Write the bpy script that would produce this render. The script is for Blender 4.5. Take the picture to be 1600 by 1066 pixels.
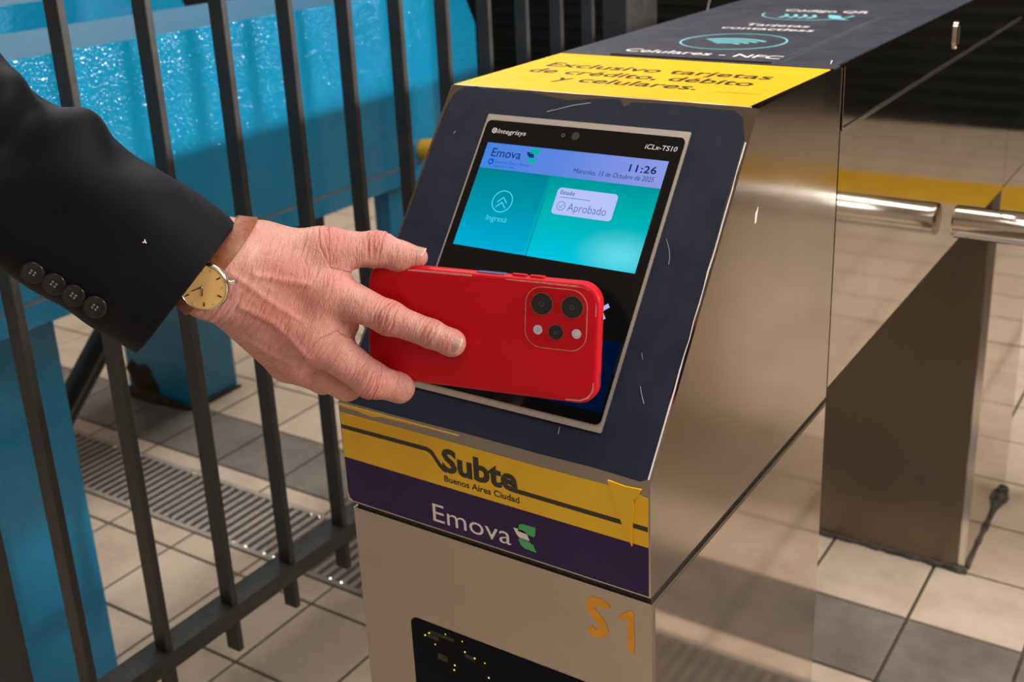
import bpy, bmesh, math, random
import numpy as np
from mathutils import Vector, Matrix
from mathutils.bvhtree import BVHTree

random.seed(7)
for o in list(bpy.data.objects):
    bpy.data.objects.remove(o)
SC = bpy.context.scene
COL = SC.collection

# ------------------------------------------------------------------ camera
cam_d = bpy.data.cameras.new('camera')
cam = bpy.data.objects.new('camera', cam_d)
COL.objects.link(cam)
cam.location = (0.5948, -0.62072, 1.15301)
cam.rotation_euler = (1.232704, 0.040206, 0.569327)
cam_d.sensor_width = 36.0
cam_d.lens = 1804.05 / 1600 * 36.0
cam_d.shift_x = -19.456 / 1600
cam_d.shift_y = -106.276 / 1600
cam_d.clip_start = 0.01
cam_d.dof.use_dof = True
cam_d.dof.focus_distance = 0.79
cam_d.dof.aperture_fstop = 11.0
SC.camera = cam

# ------------------------------------------------------------------ world and lamps
wd = bpy.data.worlds.new('hall_ambient')
SC.world = wd
wd.use_nodes = True
wd.node_tree.nodes['Background'].inputs[0].default_value = (0.72, 0.80, 1.0, 1)
wd.node_tree.nodes['Background'].inputs[1].default_value = 0.25

def area(name, loc, target, sx, sy, power, col=(1, 0.95, 0.89)):
    l = bpy.data.lights.new(name, 'AREA')
    l.shape = 'RECTANGLE'; l.size = sx; l.size_y = sy; l.energy = power; l.color = col
    o = bpy.data.objects.new(name, l)
    COL.objects.link(o)
    o.location = loc
    o.rotation_euler = (Vector(target) - Vector(loc)).to_track_quat('-Z', 'Y').to_euler()
    return o
area('ceiling_lamp', (0.55, 0.75, 2.75), (0.5, 0.7, 0), 0.5, 2.2, 36)
area('ceiling_lamp', (-1.5, 1.3, 2.75), (-1.5, 1.3, 0), 0.5, 2.2, 58)
area('ceiling_lamp', (0.9, -1.4, 2.75), (0.9, -1.4, 0), 0.5, 2.0, 18)
area('platform_lamp', (4.3, 0.9, 2.15), (-0.7, 0.8, 0.75), 1.5, 0.10, 200)
area('platform_lamp', (4.3, 3.4, 2.6), (4.0, 3.0, 0), 0.25, 1.2, 22)
sp_d = bpy.data.lights.new('platform_spotlight', 'SPOT')  # unseen spot added to raise the speckled highlight on the blue turnstile
sp_d.energy = 900; sp_d.spot_size = math.radians(15); sp_d.spot_blend = 0.6; sp_d.shadow_soft_size = 0.14; sp_d.color = (1, 0.97, 0.93)
sp_o = bpy.data.objects.new('platform_spotlight', sp_d); COL.objects.link(sp_o)
sp_o.location = (4.3, 4.3, 2.1)
sp_o.rotation_euler = (Vector((-0.75, 0.40, 0.92)) - Vector((4.3, 4.3, 2.1))).to_track_quat('-Z', 'Y').to_euler()

SC.view_settings.view_transform = 'Standard'
SC.view_settings.look = 'None'
SC.view_settings.exposure = 0.0
SC.view_settings.gamma = 1.0
SC.view_settings.use_curve_mapping = False

# ------------------------------------------------------------------ helpers
K = 0.6626                 # height of the turnstile head's lower edge above the floor

def new_mat(name, base=(0.8, 0.8, 0.8), rough=0.5, metal=0.0, spec=0.5, coat=0.0):
    m = bpy.data.materials.new(name)
    m.use_nodes = True
    b = m.node_tree.nodes['Principled BSDF']
    b.inputs['Base Color'].default_value = (*base, 1)
    b.inputs['Roughness'].default_value = rough
    b.inputs['Metallic'].default_value = metal
    b.inputs['Specular IOR Level'].default_value = spec
    b.inputs['Coat Weight'].default_value = coat
    return m

class NT:
    def __init__(s, m):
        s.t = m.node_tree; s.b = s.t.nodes['Principled BSDF']
    def n(s, typ, **kw):
        x = s.t.nodes.new(typ)
        for k, v in kw.items(): setattr(x, k, v)
        return x
    def l(s, a, b): s.t.links.new(a, b)
    def coord(s, kind='Object', scale=(1, 1, 1)):
        c = s.n('ShaderNodeTexCoord'); mp = s.n('ShaderNodeMapping')
        mp.inputs['Scale'].default_value = scale
        s.l(c.outputs[kind], mp.inputs['Vector'])
        return mp.outputs['Vector']
    def noise(s, vec, scale, detail=4, rough=0.55):
        x = s.n('ShaderNodeTexNoise')
        x.inputs['Scale'].default_value = scale; x.inputs['Detail'].default_value = detail
        x.inputs['Roughness'].default_value = rough
        s.l(vec, x.inputs['Vector'])
        return x.outputs['Fac']
    def ramp(s, fac, stops):
        r = s.n('ShaderNodeValToRGB')
        el = r.color_ramp.elements
        while len(el) < len(stops): el.new(0.5)
        for e, (p, c) in zip(el, stops):
            e.position = p; e.color = (*c, 1) if len(c) == 3 else c
        s.l(fac, r.inputs['Fac'])
        return r.outputs['Color']
    def bump(s, h, strength=0.2, dist=0.001):
        x = s.n('ShaderNodeBump')
        x.inputs['Strength'].default_value = strength; x.inputs['Distance'].default_value = dist
        s.l(h, x.inputs['Height'])
        s.l(x.outputs['Normal'], s.b.inputs['Normal'])
        return x
    def mapr(s, fac, a, b, c, d):
        x = s.n('ShaderNodeMapRange')
        for i, v in zip(('From Min', 'From Max', 'To Min', 'To Max'), (a, b, c, d)):
            x.inputs[i].default_value = v
        s.l(fac, x.inputs['Value'])
        return x.outputs['Result']

def noisy(name, c1, c2, scale, rough=0.5, rough2=None, metal=0.0, bump=0.0, bscale=None, bdist=0.001, spec=0.5, stretch=(1, 1, 1), coat=0.0):
    m = new_mat(name, c1, rough, metal, spec, coat)
    t = NT(m)
    v = t.coord('Object', stretch)
    f = t.noise(v, scale)
    t.l(t.ramp(f, [(0.3, c1), (0.7, c2)]), t.b.inputs['Base Color'])
    if rough2 is not None:
        f2 = t.noise(v, scale * 2.3)
        t.l(t.mapr(f2, 0.3, 0.7, rough, rough2), t.b.inputs['Roughness'])
    if bump:
        t.bump(t.noise(v, bscale or scale * 4), bump, bdist)
    return m

def steel(name, base, r1, r2, stretch, aniso=0.0, bump=0.03, smudge=6.0):
    m = new_mat(name, base, r1, 1.0)
    t = NT(m)
    vs = t.coord('Object', stretch)
    brushed = t.noise(vs, 14, 6, 0.7)
    vo = t.coord('Object')
    sm = t.noise(vo, smudge, 5, 0.6)
    add = t.n('ShaderNodeMath', operation='ADD')
    a = t.mapr(brushed, 0.3, 0.7, -0.012, 0.012)
    b = t.mapr(sm, 0.3, 0.7, r1, r2)
    t.l(a, add.inputs[0]); t.l(b, add.inputs[1])
    t.l(add.outputs[0], t.b.inputs['Roughness'])
    d = tuple(x * 0.86 for x in base)
    t.l(t.ramp(t.noise(vo, 3.1, 6, 0.7), [(0.35, d), (0.62, base)]), t.b.inputs['Base Color'])
    t.bump(brushed, bump, 0.0004)
    return m

MAT = {}
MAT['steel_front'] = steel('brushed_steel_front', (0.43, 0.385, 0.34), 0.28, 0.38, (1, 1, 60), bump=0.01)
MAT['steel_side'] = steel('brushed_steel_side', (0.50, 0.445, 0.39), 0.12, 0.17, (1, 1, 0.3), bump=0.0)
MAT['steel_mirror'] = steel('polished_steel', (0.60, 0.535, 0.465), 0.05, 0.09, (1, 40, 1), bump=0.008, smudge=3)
MAT['steel_dark'] = steel('dull_dark_steel', (0.20, 0.168, 0.132), 0.30, 0.42, (1, 1, 40), bump=0.01)  # steel darkened in its colour for the shaded gap under the beam
MAT['steel_satin'] = new_mat('satin_steel', (0.72, 0.66, 0.60), 0.42, 1.0)
MAT['steel_edge'] = new_mat('bright_steel_edge', (0.75, 0.72, 0.68), 0.18, 1.0)
MAT['chrome'] = new_mat('chrome_tube', (0.78, 0.76, 0.74), 0.09, 1.0)
MAT['gasket'] = noisy('black_gasket', (0.012, 0.012, 0.012), (0.05, 0.05, 0.045), 180, 0.55, bump=0.4, bdist=0.001)
MAT['grime'] = noisy('grime_sealant', (0.015, 0.013, 0.01), (0.10, 0.09, 0.075), 60, 0.6, bump=0.6, bdist=0.003)
MAT['navy'] = noisy('navy_vinyl', (0.010, 0.014, 0.032), (0.015, 0.020, 0.042), 25, 0.36, 0.46, bump=0.05, bscale=60, spec=0.35)
MAT['navy_top'] = noisy('navy_vinyl_top', (0.022, 0.025, 0.042), (0.034, 0.037, 0.055), 18, 0.42, 0.55, bump=0.08, bscale=40)
MAT['yellow'] = noisy('yellow_vinyl', (0.76, 0.445, 0.003), (0.82, 0.495, 0.006), 20, 0.38, 0.48, bump=0.04, bscale=80)
MAT['purple'] = noisy('purple_vinyl', (0.022, 0.007, 0.066), (0.028, 0.010, 0.080), 20, 0.4, 0.5, spec=0.25)
MAT['ink'] = new_mat('dark_print', (0.016, 0.018, 0.010), 0.45)
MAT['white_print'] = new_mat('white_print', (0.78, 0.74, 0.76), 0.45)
MAT['cyan_print'] = new_mat('cyan_print', (0.17, 0.55, 0.62), 0.45)
MAT['green_print'] = new_mat('green_print', (0.06, 0.42, 0.14), 0.45)
MAT['lilac_print'] = new_mat('lilac_print', (0.20, 0.17, 0.45), 0.45)
MAT['orange'] = noisy('orange_vinyl', (0.80, 0.36, 0.01), (0.70, 0.28, 0.008), 120, 0.45)
MAT['scratch'] = new_mat('pale_scratch', (0.42, 0.40, 0.40), 0.5)
MAT['glass_dim'] = new_mat('dark_window', (0.003, 0.004, 0.009), 0.25, 0, 0.05)
MAT['glass_black'] = new_mat('black_glass', (0.004, 0.004, 0.005), 0.06, 0, 0.5)
MAT['paint_dark'] = noisy('dark_grey_paint', (0.018, 0.018, 0.018), (0.030, 0.027, 0.024), 40, 0.38, 0.5, bump=0.1, bscale=150)
MAT['black_paint'] = noisy('black_paint', (0.010, 0.010, 0.011), (0.018, 0.017, 0.017), 40, 0.35)
MAT['yellow_plastic'] = new_mat('yellow_plastic', (0.80, 0.45, 0.02), 0.35)
MAT['rust'] = noisy('rust_hole', (0.010, 0.008, 0.006), (0.07, 0.035, 0.015), 60, 0.9, bump=0.6, bdist=0.003)

def blue_paint():
    m = new_mat('glossy_blue_paint', (0.0, 0.25, 0.5), 0.16)
    t = NT(m)
    v = t.coord('Object')
    t.l(t.ramp(t.noise(v, 3, 6, 0.65), [(0.3, (0.0, 0.185, 0.37)), (0.7, (0.0, 0.24, 0.45))]), t.b.inputs['Base Color'])
    vo = t.n('ShaderNodeTexVoronoi', feature='SMOOTH_F1')
    vo.inputs['Scale'].default_value = 330
    t.l(v, vo.inputs['Vector'])
    mx = t.n('ShaderNodeMath', operation='ADD')
    t.l(vo.outputs['Distance'], mx.inputs[0]); t.l(t.noise(v, 60, 3), mx.inputs[1])
    t.bump(mx.outputs[0], 0.75, 0.0012)
    t.b.inputs['Coat Weight'].default_value = 0.35; t.b.inputs['Coat Roughness'].default_value = 0.06
    return m
MAT['blue'] = blue_paint()
MAT['blue_edge'] = noisy('worn_blue_seam', (0.10, 0.15, 0.19), (0.20, 0.21, 0.22), 40, 0.5)

def mesh_data(name, verts, faces, mat=None, smooth=False):
    me = bpy.data.meshes.new(name)
    me.from_pydata([tuple(v) for v in verts], [], [tuple(f) for f in faces])
    me.update()
    if mat is not None: me.materials.append(mat)
    if smooth: me.polygons.foreach_set('use_smooth', [True] * len(me.polygons))
    return me

BASES = {}
def thing(name, label, cat, base, group=None, kind=None):
    o = bpy.data.objects.new(name, None)
    o.empty_display_size = 0.05
    COL.objects.link(o)
    o.location = base
    if label: o['label'] = label
    if cat: o['category'] = cat
    if group: o['group'] = group
    if kind: o['kind'] = kind
    BASES[o.name] = Vector(base)
    return o

def base_of(parent):
    p = parent
    while p is not None and p.parent is not None: p = p.parent
    return BASES.get(p.name, Vector((0, 0, 0))) if p is not None else Vector((0, 0, 0))

def link(name, me, parent=None, label=None, loc=None):
    """me is in the thing's own frame; loc shifts it inside that frame"""
    o = bpy.data.objects.new(name, me)
    COL.objects.link(o)
    if parent is not None: o.parent = parent
    if loc is not None: o.location = loc
    if label: o['label'] = label
    return o

def part(name, bm, mat, parent, label=None, smooth=False, lift=True, bevel=0.0, seg=2, angle=40):
    """bm in head coordinates (z = 0 at the head's lower edge) when lift, else in room coordinates"""
    if bevel > 0:
        es = [e for e in bm.edges if len(e.link_faces) == 2 and e.calc_face_angle(0) > math.radians(20)]
        bmesh.ops.bevel(bm, geom=es, offset=bevel, segments=seg, profile=0.5, affect='EDGES', clamp_overlap=True)
    bmesh.ops.recalc_face_normals(bm, faces=bm.faces)
    b = base_of(parent)
    off = Vector((0, 0, K if lift else 0)) - b
    bmesh.ops.translate(bm, vec=off, verts=bm.verts)
    me = bpy.data.meshes.new(name)
    bm.to_mesh(me); bm.free()
    me.materials.append(mat)
    if smooth:
        me.polygons.foreach_set('use_smooth', [True] * len(me.polygons))
        me.set_sharp_from_angle(angle=math.radians(angle))
    return link(name, me, parent, label)

def box(bm, x0, x1, y0, y1, z0, z1):
    vs = [bm.verts.new((x, y, z)) for z in (z0, z1) for y in (y0, y1) for x in (x0, x1)]
    for f in ((0, 2, 3, 1), (4, 5, 7, 6), (0, 1, 5, 4), (1, 3, 7, 5), (3, 2, 6, 7), (2, 0, 4, 6)):
        bm.faces.new([vs[i] for i in f])
    return bm

def boxbm(*a): return box(bmesh.new(), *a)

def prism_x(prof, x0, x1):
    """profile (y,z) swept along x"""
    bm = bmesh.new()
    a = [bm.verts.new((x0, y, z)) for y, z in prof]
    b = [bm.verts.new((x1, y, z)) for y, z in prof]
    n = len(prof)
    bm.faces.new(a); bm.faces.new(b[::-1])
    for i in range(n): bm.faces.new([a[i], b[i], b[(i + 1) % n], a[(i + 1) % n]])
    return bm

class Frame:
    def __init__(s, o, ex, ey):
        s.o = Vector(o); s.x = Vector(ex).normalized(); s.y = Vector(ey).normalized(); s.n = s.x.cross(s.y)
    def p(s, u, v, h=0.0): return s.o + s.x * u + s.y * v + s.n * h

def slab(poly, fr, h0, h1, bm=None):
    """flat piece with thickness lying on a frame"""
    bm = bm or bmesh.new()
    a = [bm.verts.new(fr.p(u, v, h0)) for u, v in poly]
    b = [bm.verts.new(fr.p(u, v, h1)) for u, v in poly]
    n = len(poly)
    bm.faces.new(b); bm.faces.new(a[::-1])
    for i in range(n): bm.faces.new([a[i], a[(i + 1) % n], b[(i + 1) % n], b[i]])
    return bm

def rrect(x0, x1, y0, y1, r, n=6):
    out = []
    for cx, cy, a0 in ((x1 - r, y0 + r, -90), (x1 - r, y1 - r, 0), (x0 + r, y1 - r, 90), (x0 + r, y0 + r, 180)):
        for i in range(n + 1):
            a = math.radians(a0 + 90 * i / n)
            out.append((cx + r * math.cos(a), cy + r * math.sin(a)))
    return out

def circle(cx, cy, r, n=32, a0=0, a1=360):
    return [(cx + r * math.cos(math.radians(a0 + (a1 - a0) * i / n)), cy + r * math.sin(math.radians(a0 + (a1 - a0) * i / n))) for i in range(n if abs(a1 - a0) >= 360 else n + 1)]

def stroke(pts, w, fr, h0, h1, bm=None, closed=False, taper=None):
    """ribbon of width w along a 2d polyline, as a thin slab"""
    bm = bm or bmesh.new()
    n = len(pts); L = []; Rr = []
    for i, (x, y) in enumerate(pts):
        if closed: a, b = pts[i - 1], pts[(i + 1) % n]
        else: a, b = pts[max(i - 1, 0)], pts[min(i + 1, n - 1)]
        dx, dy = b[0] - a[0], b[1] - a[1]; l = math.hypot(dx, dy) or 1
        ww = w * (taper[i] if taper else 1) / 2
        # mitre
        if 0 < i < n - 1 or closed:
            d1 = Vector((x - a[0], y - a[1])).normalized(); d2 = Vector((b[0] - x, b[1] - y)).normalized()
            c = max(0.35, math.sqrt(max(0, (1 + d1.dot(d2)) / 2)))
            t = (d1 + d2)
            if t.length > 1e-6: dx, dy = t.x, t.y; l = t.length
            ww /= c
        nx, ny = -dy / l * ww, dx / l * ww
        L.append((x + nx, y + ny)); Rr.append((x - nx, y - ny))
    vt = [[bm.verts.new(fr.p(*q, h)) for q in side] for side in (L, Rr) for h in (h0, h1)]
    Lb, Lt, Rb, Rt = vt
    m = n if closed else n - 1
    for i in range(m):
        j = (i + 1) % n
        bm.faces.new([Rt[i], Rt[j], Lt[j], Lt[i]])
        bm.faces.new([Lb[i], Lb[j], Rb[j], Rb[i]])
        bm.faces.new([Lt[i], Lt[j], Lb[j], Lb[i]])
        bm.faces.new([Rb[i], Rb[j], Rt[j], Rt[i]])
    if not closed:
        bm.faces.new([Lt[0], Lb[0], Rb[0], Rt[0]]); bm.faces.new([Lt[-1], Rt[-1], Rb[-1], Lb[-1]])
    return bm

def text_bm(body, fr, x0, y0, h, width=None, height=None, weight=0.0, shear=0.0, align='L', thick=0.00012, spacing=1.0):
    """flat lettering: baseline starts at (x0,y0) on the frame, scaled to width/height"""
    cu = bpy.data.curves.new('txt', 'FONT')
    cu.body = body; cu.size = 1.0; cu.offset = weight; cu.shear = shear; cu.space_character = spacing
    cu.resolution_u = 3
    o = bpy.data.objects.new('txt', cu)
    COL.objects.link(o)
    dg = bpy.context.evaluated_depsgraph_get()
    me = bpy.data.meshes.new_from_object(o.evaluated_get(dg))
    bpy.data.objects.remove(o); bpy.data.curves.remove(cu)
    co = np.array([v.co[:] for v in me.vertices])
    xa, xb = co[:, 0].min(), co[:, 0].max()
    sx = width / (xb - xa) if width else None
    sy = height / 0.729 if height else None      # cap height of the built-in face
    sx = sx or sy; sy = sy or sx
    W_ = (xb - xa) * sx
    off = {'L': 0, 'C': -W_ / 2, 'R': -W_}[align]
    bm = bmesh.new()
    vt = [bm.verts.new(fr.p(x0 + off + (c[0] - xa) * sx, y0 + c[1] * sy, h + thick)) for c in co]
    for pl in me.polygons:
        try: bm.faces.new([vt[i] for i in pl.vertices])
        except ValueError: pass
    bpy.data.meshes.remove(me)
    return bm

def lettering(body, mat, parent, *a, **kw):
    bm = text_bm(body, *a, **kw)
    b = base_of(parent)
    bmesh.ops.translate(bm, vec=Vector((0, 0, K)) - b, verts=bm.verts)
    me = bpy.data.meshes.new('lettering'); bm.to_mesh(me); bm.free(); me.materials.append(mat)
    return link('lettering', me, parent)

def tube(bm, pts, r, n=16, cap=True, rs=None):
    pts = [Vector(p) for p in pts]
    rings = []
    t0 = (pts[1] - pts[0]).normalized()
    ref = Vector((0, 0, 1)) if abs(t0.z) < 0.9 else Vector((1, 0, 0))
    u = t0.cross(ref).normalized()
    for i, p in enumerate(pts):
        t = (pts[min(i + 1, len(pts) - 1)] - pts[max(i - 1, 0)]).normalized()
        u = (u - t * u.dot(t)).normalized(); v = t.cross(u)
        rr = rs[i] if rs else r
        rings.append([bm.verts.new(p + (u * math.cos(2 * math.pi * k / n) + v * math.sin(2 * math.pi * k / n)) * rr) for k in range(n)])
    for a, b in zip(rings, rings[1:]):
        for k in range(n): bm.faces.new([a[k], a[(k + 1) % n], b[(k + 1) % n], b[k]])
    if cap: bm.faces.new(rings[0][::-1]); bm.faces.new(rings[-1])
    return bm

# ------------------------------------------------------------------ the setting
def struct(name, bm, mat, base=(0, 0, 0)):
    bmesh.ops.recalc_face_normals(bm, faces=bm.faces)
    me = bpy.data.meshes.new(name); bm.to_mesh(me); bm.free(); me.materials.append(mat)
    o = link(name, me); o['kind'] = 'structure'
    BASES[o.name] = Vector((0, 0, 0))
    return o

GX, GP = 0.232, 0.1735          # tile joints: x = GX + i*GP
BY, BP = 0.8188, 0.1727         # joints beyond the drain
FY, FP = 0.549, 0.1735          # joints before the drain
CH0, CH1 = 0.607, 0.772         # drain channel

grout = noisy('dark_grout', (0.045, 0.036, 0.028), (0.10, 0.08, 0.06), 30, 0.8)
bm = bmesh.new()
box(bm, -4.5, 5.2, -3.2, CH0, -0.12, -0.003)
box(bm, -4.5, 5.2, CH1, 4.6, -0.12, -0.003)
box(bm, -4.5, 5.2, CH0, CH1, -0.12, -0.06)
floor = struct('floor', bm, grout)
floor['label'] = 'station floor of beige and grey square tiles with dark joints'

def tile_mat(name, c1, c2, stain, rough=0.28):
    m = new_mat(name, c1, rough)
    t = NT(m)
    oi = t.n('ShaderNodeObjectInfo')
    g = t.n('ShaderNodeNewGeometry')
    mp = t.n('ShaderNodeMapping'); t.l(g.outputs['Position'], mp.inputs['Vector'])
    f = t.noise(mp.outputs['Vector'], 9, 6, 0.65)
    col = t.ramp(f, [(0.30, stain), (0.52, c1), (0.75, c2)])
    mx = t.n('ShaderNodeMix', data_type='RGBA', blend_type='MULTIPLY')
    mx.inputs['Factor'].default_value = 1
    gr = t.ramp(oi.outputs['Random'], [(0, (0.90, 0.89, 0.88)), (1, (1.0, 1.0, 1.0))])
    t.l(col, mx.inputs['A']); t.l(gr, mx.inputs['B'])
    t.l(mx.outputs['Result'], t.b.inputs['Base Color'])
    t.l(t.mapr(f, 0.3, 0.7, rough + 0.14, rough), t.b.inputs['Roughness'])
    t.bump(t.noise(mp.outputs['Vector'], 24, 3), 0.06, 0.003)
    return m
MAT['tile'] = tile_mat('beige_tile', (0.60, 0.49, 0.385), (0.66, 0.55, 0.44), (0.47, 0.37, 0.285))
MAT['tile_grey'] = tile_mat('grey_tile', (0.195, 0.170, 0.152), (0.265, 0.235, 0.213), (0.135, 0.115, 0.10), 0.32)

def tile_mesh(w, d, mat, name):
    bm = bmesh.new(); g = 0.0028
    box(bm, -w / 2 + g, w / 2 - g, -d / 2 + g, d / 2 - g, -0.003, 0.0)
    es = [e for e in bm.edges if e.verts[0].co.z > -1e-6 and e.verts[1].co.z > -1e-6]
    bmesh.ops.bevel(bm, geom=es, offset=0.0012, segments=1, affect='EDGES')
    bmesh.ops.recalc_face_normals(bm, faces=bm.faces)
    me = bpy.data.meshes.new(name); bm.to_mesh(me); bm.free(); me.materials.append(mat)
    return me
tb = tile_mesh(GP, BP, MAT['tile'], 'tile'); tg = tile_mesh(GP, BP, MAT['tile_grey'], 'tile')
tf = tile_mesh(GP, FP, MAT['tile'], 'tile')
ts1 = tile_mesh(GP, BY - CH1, MAT['tile'], 'tile'); ts2 = tile_mesh(GP, CH0 - FY, MAT['tile'], 'tile')
def jit(): return (random.random() - 0.5) * 0.0006
for i in range(-15, 4):
    x = GX + (i + 0.5) * GP
    link('tile', ts1, floor, loc=(x, (CH1 + BY) / 2, jit()))
    for r in range(8):
        link('tile', tg if r == 0 else tb, floor, loc=(x, BY + (r + 0.5) * BP, jit()))
for i in range(-13, 3):
    x = GX + (i + 0.5) * GP
    link('tile', ts2, floor, loc=(x, (CH0 + FY) / 2, jit()))
    for r in range(4):
        link('tile', tf, floor, loc=(x, FY - (r + 0.5) * FP, jit()))

def field_mat(name, oy, rowh):
    m = new_mat(name, (0.6, 0.5, 0.4), 0.3)
    t = NT(m)
    g = t.n('ShaderNodeNewGeometry')
    mp = t.n('ShaderNodeMapping'); mp.inputs['Location'].default_value = (-GX + GP * 40, -oy + rowh * 40, 0)
    t.l(g.outputs['Position'], mp.inputs['Vector'])
    br = t.n('ShaderNodeTexBrick')
    br.offset = 0.0; br.squash = 1.0
    br.inputs['Color1'].default_value = (0.58, 0.475, 0.37, 1); br.inputs['Color2'].default_value = (0.64, 0.53, 0.425, 1)
    br.inputs['Mortar'].default_value = (0.06, 0.05, 0.04, 1)
    br.inputs['Scale'].default_value = 1.0; br.inputs['Mortar Size'].default_value = 0.0028
    br.inputs['Mortar Smooth'].default_value = 0.1
    br.inputs['Brick Width'].default_value = GP; br.inputs['Row Height'].default_value = rowh
    t.l(mp.outputs['Vector'], br.inputs['Vector'])
    t.l(br.outputs['Color'], t.b.inputs['Base Color'])
    return m
xa, xb = GX - 15 * GP, GX + 4 * GP
yb = BY + 8 * BP
bm = bmesh.new()
for q in ((-4.5, xa, CH1, 3.37), (xb, 5.2, CH1, 3.37), (xa, xb, yb, 3.37), (-4.5, 5.2, 3.69, 4.6)): box(bm, *q, -0.003, 0.0)
me = bpy.data.meshes.new('tile_field'); bm.to_mesh(me); bm.free(); me.materials.append(field_mat('far_tiles', BY, BP))
o = link('tile_field', me, floor); o['kind'] = 'stuff'
xa2, xb2 = GX - 13 * GP, GX + 3 * GP
yf = FY - 4 * FP
bm = bmesh.new()
for q in ((-4.5, xa2, -3.2, CH0), (xb2, 5.2, -3.2, CH0), (xa2, xb2, -3.2, yf)): box(bm, *q, -0.003, 0.0)
me = bpy.data.meshes.new('tile_field'); bm.to_mesh(me); bm.free(); me.materials.append(field_mat('near_tiles', FY, FP))
o = link('tile_field', me, floor); o['kind'] = 'stuff'
bm = boxbm(-4.5, 5.2, 3.371, 3.689, -0.003, 0.001)
me = bpy.data.meshes.new('safety_line'); bm.to_mesh(me); bm.free()
me.materials.append(noisy('yellow_floor_paint', (0.62, 0.36, 0.02), (0.74, 0.45, 0.03), 8, 0.5))
link('safety_line', me, floor, 'yellow safety line painted along the platform edge')

dark = noisy('dark_track_wall', (0.006, 0.006, 0.0055), (0.010, 0.009, 0.008), 5, 0.85)
struct('trim_1', boxbm(-4.5, 5.2, 4.601, 6.5, -1.1, -1.0), dark)['label'] = 'dark track bed beyond the platform edge'
wb = struct('wall_back', boxbm(-4.5, 5.2, 6.5, 6.6, -1.1, 2.9), dark)
sm = bpy.data.meshes.new('slat')
bm = boxbm(-4.8, 4.8, -0.03, 0.0, -0.02, 0.02); bm.to_mesh(sm); bm.free()
sm.materials.append(noisy('shutter_slat', (0.006, 0.009, 0.006), (0.010, 0.011, 0.009), 4, 0.7))
for i in range(22): link('slat', sm, wb, loc=(0.35, 6.5, -0.9 + i * 0.09))
plaster = noisy('pale_plaster', (0.42, 0.37, 0.32), (0.5, 0.44, 0.38), 4, 0.8)
dim = noisy('dim_plaster', (0.10, 0.09, 0.08), (0.14, 0.125, 0.11), 4, 0.8)
struct('wall_front', boxbm(-4.5, 5.2, -3.3, -3.2, 0, 2.9), plaster)
struct('wall_left', boxbm(-4.6, -4.5, -3.2, 6.5, 0.7, 2.9), plaster)
struct('baseboard_left', boxbm(-4.6, -4.48, -3.2, 6.5, -1.1, 0.7), dark)  # near-black lower wall, added so the far left corner stays dark
struct('wall_right', boxbm(5.2, 5.3, -3.2, 6.5, -1.1, 2.9), dim)
struct('ceiling', boxbm(-4.5, 5.2, -3.2, 6.5, 2.9, 3.0), plaster)

# ------------------------------------------------------------------ drain grate
ch = bpy.data.meshes.new('channel'); bm = bmesh.new()
box(bm, -4.5, 5.2, CH0, CH1, -0.0599, -0.0589); box(bm, -4.5, 5.2, CH0, CH0 + 0.0004, -0.059, -0.004); box(bm, -4.5, 5.2, CH1 - 0.0004, CH1, -0.059, -0.004)
bm.to_mesh(ch); bm.free(); ch.materials.append(noisy('black_channel', (0.004, 0.004, 0.004), (0.010, 0.009, 0.008), 20, 0.7))  # near-black puts the shade between the slats into the colour
link('channel', ch, floor, 'black drain channel')
gr = thing('drain_grate', 'steel drain grate set in the tiles behind the dark railing', 'drain grate', (-0.8, 0.69, -0.06))
gm = noisy('galvanised_steel', (0.36, 0.31, 0.28), (0.50, 0.44, 0.40), 60, 0.4, 0.55, metal=0.5)
for ya, yb_, zt in ((CH0 + 0.0005, CH0 + 0.011, 0.0015), (CH1 - 0.010, CH1 - 0.0005, 0.0015)):
    part('frame_rail', boxbm(-2.4, 0.95, ya, yb_, -0.055, zt), gm, gr, lift=False, bevel=0.001, seg=1)
b0 = BASES[gr.name]
sl_me = bpy.data.meshes.new('slat')
bm = boxbm(-0.0050, 0.0050, CH0 + 0.011 - b0.y, CH1 - 0.010 - b0.y, 0.032, 0.0605)
bmesh.ops.bevel(bm, geom=[e for e in bm.edges if e.verts[0].co.z > 0.06 and e.verts[1].co.z > 0.06], offset=0.001, segments=1, affect='EDGES')
bm.to_mesh(sl_me); bm.free(); sl_me.materials.append(gm)
k = 0
x = -2.35
while x < 0.93:
    link('slat', sl_me, gr, loc=(x - b0.x, 0, 0)); x += 0.0215
ld_me = bpy.data.meshes.new('weld_bead')
bm = bmesh.new(); bmesh.ops.create_icosphere(bm, subdivisions=1, radius=0.0034); bm.to_mesh(ld_me); bm.free(); ld_me.materials.append(MAT['steel_edge'])
for i in range(70):
    link('weld_bead', ld_me, gr, loc=(-1.6 + i * 0.020 + random.uniform(-.012, .012) - b0.x, (CH0 + 0.0105 if i % 2 else CH1 - 0.0105) - b0.y, 0.0610))

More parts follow.
